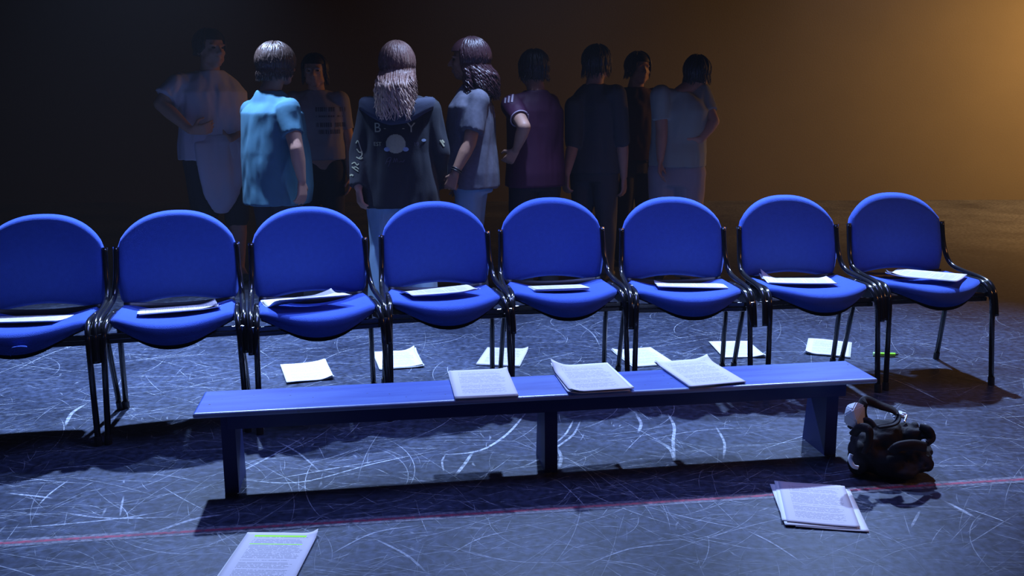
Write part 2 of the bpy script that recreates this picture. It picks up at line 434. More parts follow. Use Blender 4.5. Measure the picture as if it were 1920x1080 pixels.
# ------------------------------------------------------------------ scripts (stapled pages)
def page_mat(name, highlight=False, dim=1.0):
    m = bpy.data.materials.new(name); m.use_nodes = True
    nt = m.node_tree; b = nt.nodes['Principled BSDF']; N = nt.nodes.new; L = nt.links.new
    b.inputs['Roughness'].default_value = .7; b.inputs['Specular IOR Level'].default_value = .2
    uv = N('ShaderNodeUVMap'); uv.uv_map = 'UVMap'; sp = N('ShaderNodeSeparateXYZ'); L(uv.outputs[0], sp.inputs[0])
    def mth(op, a, c=None):
        n = N('ShaderNodeMath'); n.operation = op
        for k, v in ((0, a), (1, c)):
            if v is None: continue
            if isinstance(v, (int, float)): n.inputs[k].default_value = v
            else: L(v, n.inputs[k])
        return n.outputs[0]
    u, v = sp.outputs[0], sp.outputs[1]
    rows = 44
    vr = mth('MULTIPLY', v, rows); fr = mth('FRACT', vr); row = mth('FLOOR', vr)
    line = mth('LESS_THAN', mth('ABSOLUTE', mth('SUBTRACT', fr, .5)), .24)
    # words: noise along the line, a different cut for every row
    cx = N('ShaderNodeCombineXYZ'); L(mth('MULTIPLY', u, 46), cx.inputs[0]); L(mth('MULTIPLY', row, 3.7), cx.inputs[1])
    nz = N('ShaderNodeTexNoise'); nz.inputs['Scale'].default_value = 1; nz.inputs['Detail'].default_value = 1; L(cx.outputs[0], nz.inputs['Vector'])
    words = mth('GREATER_THAN', nz.outputs['Fac'], .42)
    # paragraph gaps and ragged line ends
    wn = N('ShaderNodeTexWhiteNoise'); wn.noise_dimensions = '1D'; L(row, wn.inputs['W'])
    gap = mth('GREATER_THAN', wn.outputs[0], .17)
    end = mth('LESS_THAN', u, mth('ADD', mth('MULTIPLY', wn.outputs[0], -.16), .93))
    ink = mth('MULTIPLY', mth('MULTIPLY', mth('MULTIPLY', line, words), mth('MULTIPLY', gap, end)),
              mth('MULTIPLY', mth('GREATER_THAN', u, .14), mth('MULTIPLY', mth('GREATER_THAN', v, .08), mth('LESS_THAN', v, .93))))
    col = N('ShaderNodeMix'); col.data_type = 'RGBA'; col.inputs[6].default_value = (.56, .53, .58, 1); col.inputs[7].default_value = (.16, .16, .18, 1)
    out = col.outputs[2]
    if highlight:
        h1 = mth('MULTIPLY', mth('GREATER_THAN', v, .905), mth('LESS_THAN', v, .945))
        h2 = mth('MULTIPLY', mth('GREATER_THAN', v, .752), mth('LESS_THAN', v, .768))
        hh = mth('MULTIPLY', mth('MAXIMUM', h1, h2), mth('MULTIPLY', mth('GREATER_THAN', u, .13), mth('LESS_THAN', u, .86)))
        c2 = N('ShaderNodeMix'); c2.data_type = 'RGBA'; c2.inputs[6].default_value = (.56, .53, .58, 1); c2.inputs[7].default_value = (.38, .85, .06, 1)
        L(hh, c2.inputs[0]); L(c2.outputs[2], col.inputs[6])
    L(mth('MULTIPLY', ink, .62), col.inputs[0]); L(out, b.inputs['Base Color'])
    return m
M['page'] = page_mat('printed_page'); M['page_hl'] = page_mat('highlighted_page', True)
M['paper_edge'] = mat('paper_stack', (.74, .75, .76), .8)

def sheet_mesh(name, w_, l_, zf, th, n=(14, 20)):
    """a curved sheet with thickness; zf(u,v) gives the height, u and v in 0..1"""
    me = bpy.data.meshes.new(name); nu, nv = n; V = []; F = []
    for lay in (0, 1):
        for j in range(nv + 1):
            for i in range(nu + 1):
                u, v = i / nu, j / nv; r = zf(u, v)
                dx, dy, z = r if isinstance(r, tuple) else (0, 0, r)
                V.append(((u - .5) * w_ + dx, (v - .5) * l_ + dy, z + (th if lay == 0 else 0)))
    def ix(l, i, j): return l * (nu + 1) * (nv + 1) + j * (nu + 1) + i
    for j in range(nv):
        for i in range(nu):
            F.append((ix(0, i, j), ix(0, i + 1, j), ix(0, i + 1, j + 1), ix(0, i, j + 1)))
            F.append((ix(1, i, j), ix(1, i, j + 1), ix(1, i + 1, j + 1), ix(1, i + 1, j)))
    for i in range(nu):
        F.append((ix(0, i, 0), ix(1, i, 0), ix(1, i + 1, 0), ix(0, i + 1, 0)))
        F.append((ix(0, i + 1, nv), ix(1, i + 1, nv), ix(1, i, nv), ix(0, i, nv)))
    for j in range(nv):
        F.append((ix(0, 0, j + 1), ix(1, 0, j + 1), ix(1, 0, j), ix(0, 0, j)))
        F.append((ix(0, nu, j), ix(1, nu, j), ix(1, nu, j + 1), ix(0, nu, j + 1)))
    me.from_pydata(V, [], F)
    uvl = me.uv_layers.new(name='UVMap'); N2 = (nu + 1) * (nv + 1)
    for lp in me.loops:
        k = lp.vertex_index % N2; uvl.data[lp.index].uv = ((k % (nu + 1)) / nu, (k // (nu + 1)) / nv)
    me.validate(); return me

def corner(u, v, cu, cv, reach, lift):
    """lift a page corner: cu,cv in 0/1"""
    d = math.hypot((u - cu) * .21, (v - cv) * .297)
    return lift * max(0, 1 - d / reach) ** 1.8
def script(loc, rz, label, cat='script', group=None, th=.004, lifts=(), wave=0, hl=False, extra=1, seed=0, bend=0, fan=.02, tilt=(0, 0), size=(.21, .297)):
    rnd = random.Random(seed)
    t = empty('script', loc, rz); t.rotation_euler.x, t.rotation_euler.y = tilt
    tag(t, label, cat, group)
    ph = rnd.uniform(0, 6)
    def base(u, v):
        z = 0
        if wave: z += wave * (.5 + .5 * math.sin(u * 5.2 + v * 1.5 + ph))
        if bend: z += bend * (2 * u - 1) ** 2
        return z
    def top(u, v):
        z = base(u, v)
        for cu, cv, reach, lift in lifts: z += corner(u, v, cu, cv, reach, lift)
        return z
    zz = .0004
    w_, l_ = size
    # the pages beneath, each layer slightly turned
    for k in range(extra):
        me = sheet_mesh('under_pages', w_, l_, lambda u, v: base(u, v) + .6 * (top(u, v) - base(u, v)), th / extra * .8)
        o = link_mesh('under_pages', me, M['paper_edge'], t); o.location = (rnd.uniform(-1, 1) * fan * .3, rnd.uniform(-1, 1) * fan * .3, zz); o.rotation_euler.z = rnd.uniform(-1, 1) * fan
        zz += th / extra * .8 + .0004
    me = sheet_mesh('top_page', w_, l_, top, .0006)
    o = link_mesh('top_page', me, M['page_hl'] if hl else M['page'], t); o.location.z = zz + .0003
    return t

G = 'scripts on the floor behind the chairs'
script((-.959, 4.118, .002), .334, 'script on the floor under the third chair, its right corner crumpled', group=G, lifts=((1, 0, .07, .018), (1, 1, .05, .008)), wave=.004, seed=1)
script((-.559, 4.318, .002), .256, 'script on the floor behind the fourth chair, creased along its right edge', group=G, lifts=((1, 1, .06, .02), (1, 0, .08, .012)), wave=.003, seed=2)
script((-.046, 4.358, .002), -.159, 'flat script on the floor between the legs of the fourth and fifth chairs', group=G, lifts=((1, 1, .04, .012),), seed=3, th=.006)
script((.640, 4.349, .002), .26, 'slanted script on the floor under the sixth chair, partly behind the bench', group=G, seed=4, lifts=((0, 1, .05, .01),))
script((1.130, 4.481, .002), .033, 'script on the floor behind the sixth chair, its near right corner curled', group=G, lifts=((1, 0, .09, .015),), seed=5)
script((1.600, 4.500, .002), -.36, 'script on the floor behind the seventh chair, its near left corner torn', group=G, wave=.004, lifts=((0, 0, .06, .015),), seed=6)
script((-.683, 2.363, .002), -.034, 'script with green highlighter lines on the floor at the bottom edge', hl=True, lifts=((1, 1, .035, .014),), seed=7, fan=.015, th=.003)
script((.955, 2.690, .002), -.19, 'spread pile of script pages on the floor in front of the bench', seed=8, extra=3, fan=.07, th=.006, wave=.002)
G2 = 'scripts on the bench'
script((-.104, 3.037, BH + .001), .13, 'squarely laid script on the bench, left of the three', group=G2, seed=9, th=.006, lifts=((1, 1, .03, .006),))
script((.270, 3.080, BH + .001), .19, 'thick script with curled covers on the bench, middle of the three', group=G2, seed=10, th=.010, extra=2, fan=.05, lifts=((0, 1, .08, .03), (0, 0, .05, .012)))
script((.665, 3.150, BH + .001), .26, 'thin script on the bench, right of the three, its far corner lifted', group=G2, seed=11, th=.006, lifts=((1, 1, .06, .016), (0, 1, .05, .008)))
def on_seat(i, lx, ly, rz, lz=.439, flat_=False, **k):
    x, y, a, _ = CH[i]; a = R(a)
    p = Vector((x + lx * math.cos(a) - ly * math.sin(a), y + lx * math.sin(a) + ly * math.cos(a), lz))
    return script(p, a + rz, group='scripts on the chair seats', tilt=(-.02, .02) if flat_ else (0, .13), **k)
H = math.pi / 2
on_seat(0, -.02, .20, H - .1, label='script on the seat of the leftmost chair, cut off at the left', seed=21, bend=.006)
on_seat(1, .005, .24, H + .12, label='folded script on the seat of the second chair from the left', seed=22, bend=.004, lifts=((0, 0, .08, .014), (1, 0, .07, .018)))
on_seat(2, -.035, .20, H + .3, label='long rumpled script bent across the seat of the third chair', seed=23, wave=.022, bend=.016, lz=.452, lifts=((1, 0, .1, .02),))
on_seat(3, -.02, .23, H + .2, label='wavy script on the seat in front of the woman in the black jacket', seed=24, wave=.014, lz=.450, lifts=((0, 0, .1, .012),))
on_seat(4, -.012, .21, H, label='neat flat script on the seat of the fifth chair', seed=25, th=.010, size=(.19, .235))
on_seat(5, .035, .25, H - .15, label='thin script spread on the seat of the chair facing straight ahead', seed=26, wave=.006, lifts=((1, 1, .08, .012),))
on_seat(6, -.02, .26, H - .2, label='curled script on the second chair from the right, its left end sticking up', seed=27, wave=.014, lifts=((1, 1, .09, .05), (1, 0, .06, .01)))
on_seat(7, .02, .20, .80, label='script lying cornerwise on the seat of the rightmost chair', seed=28, lz=.458, flat_=True, bend=.004, lifts=((0, 1, .09, .022),))

# ------------------------------------------------------------------ highlighter pen
M['green'] = mat('fluorescent_green', (.30, .85, .03), .4)
M['green_pale'] = mat('pale_green_cap', (.55, .85, .35), .4)
p0 = bp(1637, 664, z=.012); p1 = bp(1684, 665, z=.012)
pen = empty('highlighter_pen', ((p0 + p1) / 2)); tag(pen, 'bright green highlighter pen on the floor behind the rightmost chairs', 'pen')
d = (p1 - p0) / 2
bm = bmesh.new(); add_tube(bm, [-d * .45, d * .75], .0095, 12); obj('barrel', bm, M['green'], pen)
bm = bmesh.new(); add_tube(bm, [-d, -d * .95, -d * .45], .011, 12, rads=[.008, .011, .011]); obj('cap', bm, M['green_pale'], pen)
bm = bmesh.new(); add_tube(bm, [d * .75, d * .85, d], .006, 10, rads=[.0085, .005, .0035]); obj('tip', bm, M['plastic'], pen)

# ------------------------------------------------------------------ people
def capsule(bm, a, b, ra, rb, seg=16, flat=1.0, side=None, caps=(True, True)):
    """tapered limb with rounded ends; flat squeezes it across 'side'"""
    a, b = Vector(a), Vector(b); t = (b - a); ln = t.length
    t = t.normalized() if ln > 1e-6 else Vector((0, 0, 1))
    if side is None: side = Vector((1, 0, 0)) if abs(t.x) < .8 else Vector((0, 1, 0))
    s = (Vector(side) - t * t.dot(Vector(side))).normalized(); q = t.cross(s)
    prof = []
    if caps[0]: prof += [(-ra * math.cos(k * math.pi / 8), ra * math.sin(k * math.pi / 8)) for k in range(1, 4)]
    prof += [(0, ra), (ln, rb)]
    if caps[1]: prof += [(ln + rb * math.sin(k * math.pi / 8), rb * math.cos(k * math.pi / 8)) for k in range(1, 4)]
    rings = []
    for h, r in prof:
        c = a + t * h
        rings.append([bm.verts.new(c + s * math.cos(2 * math.pi * k / seg) * r + q * math.sin(2 * math.pi * k / seg) * r * flat) for k in range(seg)])
    for i in range(len(rings) - 1):
        for k in range(seg): bm.faces.new((rings[i][k], rings[i][(k + 1) % seg], rings[i + 1][(k + 1) % seg], rings[i + 1][k]))
    bm.faces.new(rings[0][::-1]); bm.faces.new(rings[-1])

def ellipsoid(bm, c, r, mtx=None):
    g = bmesh.ops.create_uvsphere(bm, u_segments=24, v_segments=16, radius=1); vs = g['verts']
    bmesh.ops.scale(bm, vec=r, verts=vs)
    if mtx is not None: bmesh.ops.transform(bm, matrix=mtx.to_4x4(), verts=vs)
    bmesh.ops.translate(bm, vec=c, verts=vs)

def loft(bm, rings, seg=32, power=2.3):
    """rings: (centre, half width, half depth, side vector, front vector)"""
    rr = []
    for c, a, b, s, f in rings:
        row = []
        for k in range(seg):
            th = 2 * math.pi * k / seg; ct, st = math.cos(th), math.sin(th)
            x = math.copysign(abs(ct) ** (2 / power), ct) * a; y = math.copysign(abs(st) ** (2 / power), st) * b
            row.append(bm.verts.new(Vector(c) + s * x + f * y))
        rr.append(row)
    for i in range(len(rr) - 1):
        for k in range(seg): bm.faces.new((rr[i][k], rr[i][(k + 1) % seg], rr[i + 1][(k + 1) % seg], rr[i + 1][k]))
    bm.faces.new(rr[0][::-1]); bm.faces.new(rr[-1])

def remesh(name, bm, m, parent, voxel=.006, smooth=3, fold=0, fseed=0, fz=3.0, ff=11):
    """fuse overlapping closed pieces into one continuous skin"""
    bmesh.ops.recalc_face_normals(bm, faces=bm.faces)
    me = bpy.data.meshes.new(name); bm.to_mesh(me); bm.free()
    o = bpy.data.objects.new('tmp', me); C.objects.link(o)
    r = o.modifiers.new('r', 'REMESH'); r.mode = 'VOXEL'; r.voxel_size = voxel
    s = o.modifiers.new('s', 'SMOOTH'); s.factor = .5; s.iterations = smooth
    dg = bpy.context.evaluated_depsgraph_get(); dg.update()
    me2 = bpy.data.meshes.new_from_object(o.evaluated_get(dg), depsgraph=dg)
    bpy.data.objects.remove(o); bpy.data.meshes.remove(me)
    me2.name = name; me2.materials.clear()
    if fold:
        nrm = [v.normal.copy() for v in me2.vertices]
        for v, nv_ in zip(me2.vertices, nrm):
            p = v.co.copy()
            q = Vector((p.x * ff, p.y * ff, p.z * ff / fz + fseed * 9.1))
            d = noise.noise(q) + .55 * noise.noise(q * 2.1 + Vector((3, 1, 7)))
            # cloth folds: sharpened ridges
            v.co = p + nv_ * fold * (d - .35 * abs(d))
    return link_mesh(name, me2, m, parent)

def hand(bm, wrist, dirv, palmn, L=.17, curl=.5, thumb=1):
    """palm, four unequal bent fingers and a thumb from the side of the palm.
       dirv: towards the fingers, palmn: the way the palm faces, thumb: +1/-1 side"""
    d = Vector(dirv).normalized(); n = Vector(palmn); n = (n - d * n.dot(d)).normalized(); s = d.cross(n) * thumb
    w_ = L * .44; pl = L * .50
    for k in range(4):
        o = s * (w_ * (.36 - .24 * k))
        capsule(bm, Vector(wrist) + d * .012 + o * .6, Vector(wrist) + d * pl + o, .0125, .011, 10)
    ln = [.40, .45, .42, .33]
    for k in range(4):
        o = s * (w_ * (.39 - .26 * k)); b0 = Vector(wrist) + d * pl + o; l_ = ln[k] * L
        c1 = curl * (1 + .15 * k)
        d1 = (d * math.cos(c1) + n * math.sin(c1) + s * (.10 - .06 * k)); b1 = b0 + d1 * l_ * .52
        d2 = (d * math.cos(c1 * 2.1) + n * math.sin(c1 * 2.1)); b2 = b1 + d2 * l_ * .46
        capsule(bm, b0, b1, .0092, .0085, 10); capsule(bm, b1, b2, .0085, .0068, 10)
    t0 = Vector(wrist) + d * .03 + s * w_ * .30
    t1 = t0 + (d * .55 + s * .62 + n * .35).normalized() * L * .27
    t2 = t1 + (d * .85 + s * .1 + n * .45).normalized() * L * .20
    capsule(bm, t0, t1, .013, .0105, 10); capsule(bm, t1, t2, .0105, .008, 10)

class Fig:
    """a standing person: yaw 0 looks at the camera side (-y), +90 to the right"""
    def __init__(s, x, y, H, yaw, wide=1.0, lean=(0, 0), head_yaw=None, deep=1.0, head_off=(0, 0, 0)):
        s.base = Vector((x, y, 0)); s.H = H; s.wide = wide; s.deep = deep
        a = R(yaw); s.f = Vector((math.sin(a), -math.cos(a), 0)); s.l = Vector((math.cos(a), math.sin(a), 0))
        hy = R(yaw if head_yaw is None else head_yaw)
        s.hf = Vector((math.sin(hy), -math.cos(hy), 0)); s.hl = Vector((math.cos(hy), math.sin(hy), 0))
        s.lean = Vector((lean[0], lean[1], 0)); s.ho = Vector(head_off)
        s.head = s.at(0, .02, .922) + s.ho
        s.sh = {k: s.at(k * .098 * wide, -.005, .795) for k in (1, -1)}
        s.hip = {k: s.at(k * .052 * wide, 0, .50) for k in (1, -1)}
        s.knee = {k: s.at(k * .056 * wide, .012, .27) for k in (1, -1)}
        s.ank = {k: s.at(k * .058 * wide, -.012, .045) for k in (1, -1)}
        s.el = {k: s.sh[k] + s.l * k * .035 * H * wide + Vector((0, 0, -.185 * H)) - s.f * .01 for k in (1, -1)}
        s.wr = {k: s.el[k] + s.l * k * .0 + Vector((0, 0, -.155 * H)) + s.f * .04 for k in (1, -1)}
        s.hd = {}
    def at(s, l, f, z):      # in body heights, from the base
        p = s.l * l * s.H + s.f * f * s.H + Vector((0, 0, z * s.H))
        return p + s.lean * max(0, z - .45) * s.H
    def w2l(s, p): return Vector(p) - s.base

def build_body(F, parent, m, voxel, face=True, hands=True, bare_legs=True):
    bm = bmesh.new(); H = F.H; W = F.wide
    hm = Matrix((F.hl, F.hf, Vector((0, 0, 1)))).transposed()      # local x=left, y=front, z=up
    hc = F.head; k = H / 1.53
    def hp(x, y, z): return hc + hm @ Vector((x * k, y * k, z * k))
    ellipsoid(bm, hp(0, -.012, .022), (.074 * k, .093 * k, .088 * k), hm)         # skull
    ellipsoid(bm, hp(0, .030, -.022), (.060 * k, .058 * k, .078 * k), hm)        # face
    ellipsoid(bm, hp(0, .046, -.078), (.036 * k, .034 * k, .028 * k), hm)        # chin
    for s in (-1, 1):
        ellipsoid(bm, hp(s * .045, .020, -.055), (.020 * k, .036 * k, .030 * k), hm)   # jaw
        ellipsoid(bm, hp(s * .036, .062, -.022), (.020 * k, .018 * k, .018 * k), hm)   # cheek
        ellipsoid(bm, hp(s * .076, -.012, -.008), (.009 * k, .020 * k, .031 * k), hm)  # ear
        ellipsoid(bm, hp(s * .030, .078, .022), (.022 * k, .012 * k, .007 * k), hm)    # brow
    if face:
        capsule(bm, hp(0, .084, .014), hp(0, .106, -.022), .008 * k, .0115 * k, 10)    # nose
        for s in (-1, 1): ellipsoid(bm, hp(s * .011, .094, -.026), (.009 * k, .010 * k, .007 * k), hm)
        ellipsoid(bm, hp(0, .084, -.050), (.022 * k, .012 * k, .0060 * k), hm)
        ellipsoid(bm, hp(0, .082, -.061), (.019 * k, .012 * k, .0065 * k), hm)
    nb = F.at(0, -.012, .825)
    capsule(bm, hp(0, -.012, -.05), nb, .052 * k, .060 * k, 18)
    capsule(bm, nb, F.at(0, -.01, .775), .058 * k, .072 * k, 18)
    V = Vector; up = V((0, 0, 1)); d = F.deep
    loft(bm, [(F.at(0, 0, .47), .085 * W * H, .062 * H * d, F.l, F.f), (F.at(0, 0, .53), .100 * W * H, .070 * H * d, F.l, F.f),
              (F.at(0, .003, .61), .084 * W * H, .062 * H * d, F.l, F.f), (F.at(0, .003, .70), .096 * W * H, .066 * H * d, F.l, F.f),
              (F.at(0, 0, .765), .104 * W * H, .058 * H * d, F.l, F.f), (F.at(0, -.005, .81), .066 * W * H, .042 * H, F.l, F.f)])
    for s in (-1, 1):
        sh, el, wr = F.sh[s], F.el[s], F.wr[s]
        capsule(bm, F.at(s * .05, -.005, .765), sh, .038 * H, .036 * H * W ** .5)
        capsule(bm, sh, el, .034 * H * W ** .5, .0255 * H * W ** .5)
        fm = el.lerp(wr, .35)
        capsule(bm, el, fm, .0255 * H * W ** .5, .0255 * H * W ** .5); capsule(bm, fm, wr, .0255 * H * W ** .5, .0155 * H)
        if hands:
            dv, pn, cu, th = F.hd.get(s, ((wr - el).normalized() * 1.0, -F.l * s, .35, None))
            if th is None:   # thumb towards the front
                dd = V(dv).normalized(); n = V(pn); n = (n - dd * n.dot(dd)).normalized(); th = 1 if dd.cross(n).dot(F.f) > 0 else -1
            hand(bm, wr, dv, pn, .108 * H, cu, th)
        hip, kn, an = F.hip[s], F.knee[s], F.ank[s]
        capsule(bm, hip, kn, .052 * H * W, .034 * H * W ** .5); capsule(bm, kn, kn.lerp(an, .35), .034 * H * W ** .5, .033 * H * W ** .5)
        capsule(bm, kn.lerp(an, .35), an, .033 * H * W ** .5, .020 * H)
        capsule(bm, an, an + F.f * .055 * H - up * .022 * H, .022 * H, .018 * H)
    return remesh('body', bm, m, parent, voxel, 3)

def shoes(F, parent, m):
    for s in (-1, 1):
        bm = bmesh.new(); a = F.ank[s]; H = F.H
        base = Vector((a.x, a.y, 0))
        capsule(bm, base + Vector((0, 0, .034)) - F.f * .02 * H, base + Vector((0, 0, .030)) + F.f * .085 * H, .034, .030, 14, side=F.l)
        capsule(bm, base + Vector((0, 0, .045)) - F.f * .015 * H, base + Vector((0, 0, .085)) - F.f * .012 * H, .036, .034, 14)
        for v in bm.verts: v.co.z = max(v.co.z, .001)
        o = remesh('shoe', bm, m, parent, .008, 2)

def trousers(F, parent, m, ease=.016, wide=1.0, top=.56, bottom=.03, seed=1, fold=.006, name='trousers', voxel=.010, flare=0):
    bm = bmesh.new(); H = F.H; W = F.wide; d = F.deep
    loft(bm, [(F.at(0, -.004, .435), .086 * W * H + ease, .062 * H * d + ease, F.l, F.f), (F.at(0, -.004, .49), .092 * W * H + ease * .6, .066 * H * d + ease * .5, F.l, F.f),
              (F.at(0, 0, top), .088 * W * H + ease * .5, .062 * H * d + ease * .4, F.l, F.f)])
    for s in (-1, 1):
        kn, an = F.knee[s], F.ank[s]; a2 = an.copy(); a2.z = bottom * H
        capsule(bm, F.hip[s] - Vector((0, 0, .01)), kn, (.054 * H * W + ease) * wide ** .5, (.036 * H * W + ease) * wide, 20, caps=(True, True))
        capsule(bm, kn, a2, (.036 * H * W + ease) * wide, (.034 * H * W ** .5 + ease + flare) * wide, 20, caps=(True, False))
    return remesh(name, bm, m, parent, voxel, 3, fold, seed, 2.0, 9)

def shirt(F, parent, m, hem=.48, ease=.018, sleeve=.8, slr=.050, flare=1.05, seed=0, fold=.007, name='t_shirt', voxel=.008, belly=0, drop=0, slr2=None, hemw=None, neck=True, fz=3.0):
    bm = bmesh.new(); H = F.H; W = F.wide; d = F.deep
    hw = hemw or .104 * flare
    loft(bm, [(F.at(0, 0, hem), hw * W * H + ease, (.074 * flare + belly * .8) * H * d + ease, F.l, F.f),
              (F.at(0, belly * .5, hem + .06), (hw * .99) * W * H + ease, (.074 * flare + belly) * H * d + ease, F.l, F.f),
              (F.at(0, belly * .4, .62), .100 * W * H * flare ** .5 + ease, (.070 + belly * .7) * H * d + ease, F.l, F.f),
              (F.at(0, .002, .70), .104 * W * H + ease, .070 * H * d + ease, F.l, F.f),
              (F.at(0, 0, .76), .106 * W * H + ease, .062 * H * d + ease, F.l, F.f),
              (F.at(0, -.004, .798), .084 * W * H + ease * .8, .052 * H + ease * .6, F.l, F.f),
              (F.at(0, -.008, .842), .042 * W * H + ease * .3, .040 * H, F.l, F.f)])
    for s in (-1, 1):
        sh, el, wr = F.sh[s], F.el[s], F.wr[s]
        capsule(bm, F.at(s * .012, -.008, .812), sh + Vector((0, 0, -.004)), .034 * H + ease * .2, .036 * H + ease * .2, 20)
        capsule(bm, F.at(s * .055, -.005, .762), sh, .044 * H + ease * .4, .042 * H * W ** .5 + ease * .2, 20)
        r0 = .040 * H * W ** .5 + ease * .4; r1 = slr * H / 1.6 * 1.0
        if sleeve <= 1: capsule(bm, sh, sh.lerp(el, sleeve), r0, r1, 22, caps=(True, False))
        else:
            capsule(bm, sh, el, r0, r1, 22); capsule(bm, el, el.lerp(wr, sleeve - 1), r1, slr2 or r1 * .8, 22, caps=(True, False))
    return remesh(name, bm, m, parent, voxel, 2, fold, seed, fz, 12)

def cap_hair(F, parent, m, back=.0, nape=-.07, rad=1.08, push=0, locks=60, ll=.05, seed=0, name='hair', curl=0, part='short', lenz=None, spread=.03, lift=0, tube=.006, fwd=.35, side_len=None):
    """a scalp shell plus many tapering locks that start on the crown and follow the head down"""
    bm = bmesh.new(); k = F.H / 1.53; rnd = random.Random(seed)
    hm = Matrix((F.hl, F.hf, Vector((0, 0, 1)))).transposed(); hc = F.head
    A, B, Cc = .080 * rad * k, .098 * rad * k, .092 * rad * k
    c0 = Vector((0, -.014 * k, .026 * k))
    g = bmesh.ops.create_uvsphere(bm, u_segments=32, v_segments=24, radius=1)
    dele = []
    for v in g['verts']:
        p = v.co.copy()
        q = Vector((p.x * A, p.y * B, p.z * Cc)) + c0
        hair_line = .045 * k if q.y > .03 * k else (-.02 * k if q.y > -.01 * k else nape * k)
        if q.z < hair_line: dele.append(v)
        n = noise.noise(p * 5 + Vector((seed, 0, 0))) * .004
        v.co = hc + hm @ (q * (1 + n))
    bmesh.ops.delete(bm, geom=dele, context='VERTS')
    for i in range(locks):
        th = rnd.uniform(-math.pi, math.pi); 
        while abs(th) < fwd * 1.9: th = rnd.uniform(-math.pi, math.pi)       # 0 = front
        ph0 = rnd.uniform(.1, 1.15)
        pts = []; rads = []; n1 = 7
        phe = math.pi * (.56 if abs(th) < 1.2 else .62)
        for j in range(n1):
            ph = ph0 + (phe - ph0) * j / (n1 - 1); tt = th + .06 * math.sin(j + i)
            pts.append(Vector((math.sin(ph) * math.sin(tt) * A, math.sin(ph) * math.cos(tt) * B, math.cos(ph) * Cc)) * (1.03 + .03 * ((i * 7) % 5) / 5) + c0)
        e = pts[-1]; L_ = (lenz if lenz else ll) * rnd.uniform(.65, 1.05) * k
        if side_len and abs(th) < 2.0: L_ *= side_len
        m2 = 8 if L_ > .1 else 4; ox, oy = e.x, e.y
        phs = rnd.uniform(0, 6.3); fr = rnd.uniform(.8, 1.2)
        for j in range(1, m2 + 1):
            f_ = j / m2
            sx = ox * (1 - f_ * .08) + rnd.gauss(0, .004) * f_; sy = oy * (1 - .15 * f_) - .015 * f_ * k - push * (lambda q_: q_ * q_ * (3 - 2 * q_))(min(1, f_ * 1.8)) * (1 if oy < 0 else .3)
            cz = curl * math.sin(phs + f_ * 11 * fr); cy = curl * math.cos(phs + f_ * 11 * fr)
            pts.append(Vector((sx + cz * f_ + spread * f_ * math.copysign(abs(ox) / .08, ox) * .5, sy + cy * f_, e.z - L_ * f_)))
        pts = smooth_path(pts, 3); N_ = len(pts)
        rr = [tube * rnd.uniform(.8, 1.2) * (.5 + 1.0 * min(1, t / (N_ * .3))) * (1 if t < N_ * .6 else max(.12, 1 - (t - N_ * .6) / (N_ * .42))) for t in range(N_)]
        add_tube(bm, [hc + hm @ p for p in pts], .005, 6, rads=rr, flat=.6)
    return obj(name, bm, m, parent, smooth=True)

def eyes(F, parent):
    k = F.H / 1.62; hm = Matrix((F.hl, F.hf, Vector((0, 0, 1)))).transposed()
    for s in (-1, 1):
        bm = bmesh.new(); ellipsoid(bm, F.head + hm @ Vector((s * .030 * k, .080 * k, .006 * k)), (.013 * k, .009 * k, .0065 * k), hm)
        obj('eye', bm, M['eye'], parent, smooth=True)

def drape(verts2d, faces, target, origin, ux, uz, direction, off=.004):
    """lay a flat mark onto a garment by casting it along 'direction'"""
    bvh = BVHTree.FromObject(target, bpy.context.evaluated_depsgraph_get())
    bm = bmesh.new(); vs = []
    for (a, b) in verts2d:
        p = origin + ux * a + uz * b - direction * .6
        h = bvh.ray_cast(p, direction)
        q = h[0] - direction * off if h[0] is not None else None
        vs.append(q)
    good = [v for v in vs if v is not None]
    avg = sum(good, Vector()) / max(1, len(good)) if good else origin
    bv = [bm.verts.new(v if v is not None else avg) for v in vs]
    for f in faces:
        if all(vs[i] is not None for i in f):
            try: bm.faces.new([bv[i] for i in f])
            except ValueError: pass
    return bm

def grid_shape(test, x0, x1, z0, z1, n=40):
    V = []; Fc = []; ix = {}
    sx = (x1 - x0) / n; m_ = max(2, int((z1 - z0) / sx)); sz = (z1 - z0) / m_
    def g(i, j):
        if (i, j) not in ix: ix[(i, j)] = len(V); V.append((x0 + i * sx, z0 + j * sz))
        return ix[(i, j)]
    for i in range(n):
        for j in range(m_):
            if test(x0 + (i + .5) * sx, z0 + (j + .5) * sz): Fc.append((g(i, j), g(i + 1, j), g(i + 1, j + 1), g(i, j + 1)))
    return V, Fc

def stroke_mesh(strokes, wd):
    V = []; Fc = []
    for st in strokes:
        pts = [Vector((a, b, 0)) for a, b in st]; pts = smooth_path(pts, 4) if len(pts) > 2 else [pts[0].lerp(pts[1], t / 5) for t in range(6)]
        k0 = len(V)
        for i, p in enumerate(pts):
            t = (pts[min(i + 1, len(pts) - 1)] - pts[max(i - 1, 0)]).normalized(); s = Vector((-t.y, t.x, 0)) * wd / 2
            V += [(p.x + s.x, p.y + s.y), (p.x - s.x, p.y - s.y)]
            if i: Fc.append((k0 + 2 * i - 2, k0 + 2 * i - 1, k0 + 2 * i + 1, k0 + 2 * i))
    return V, Fc

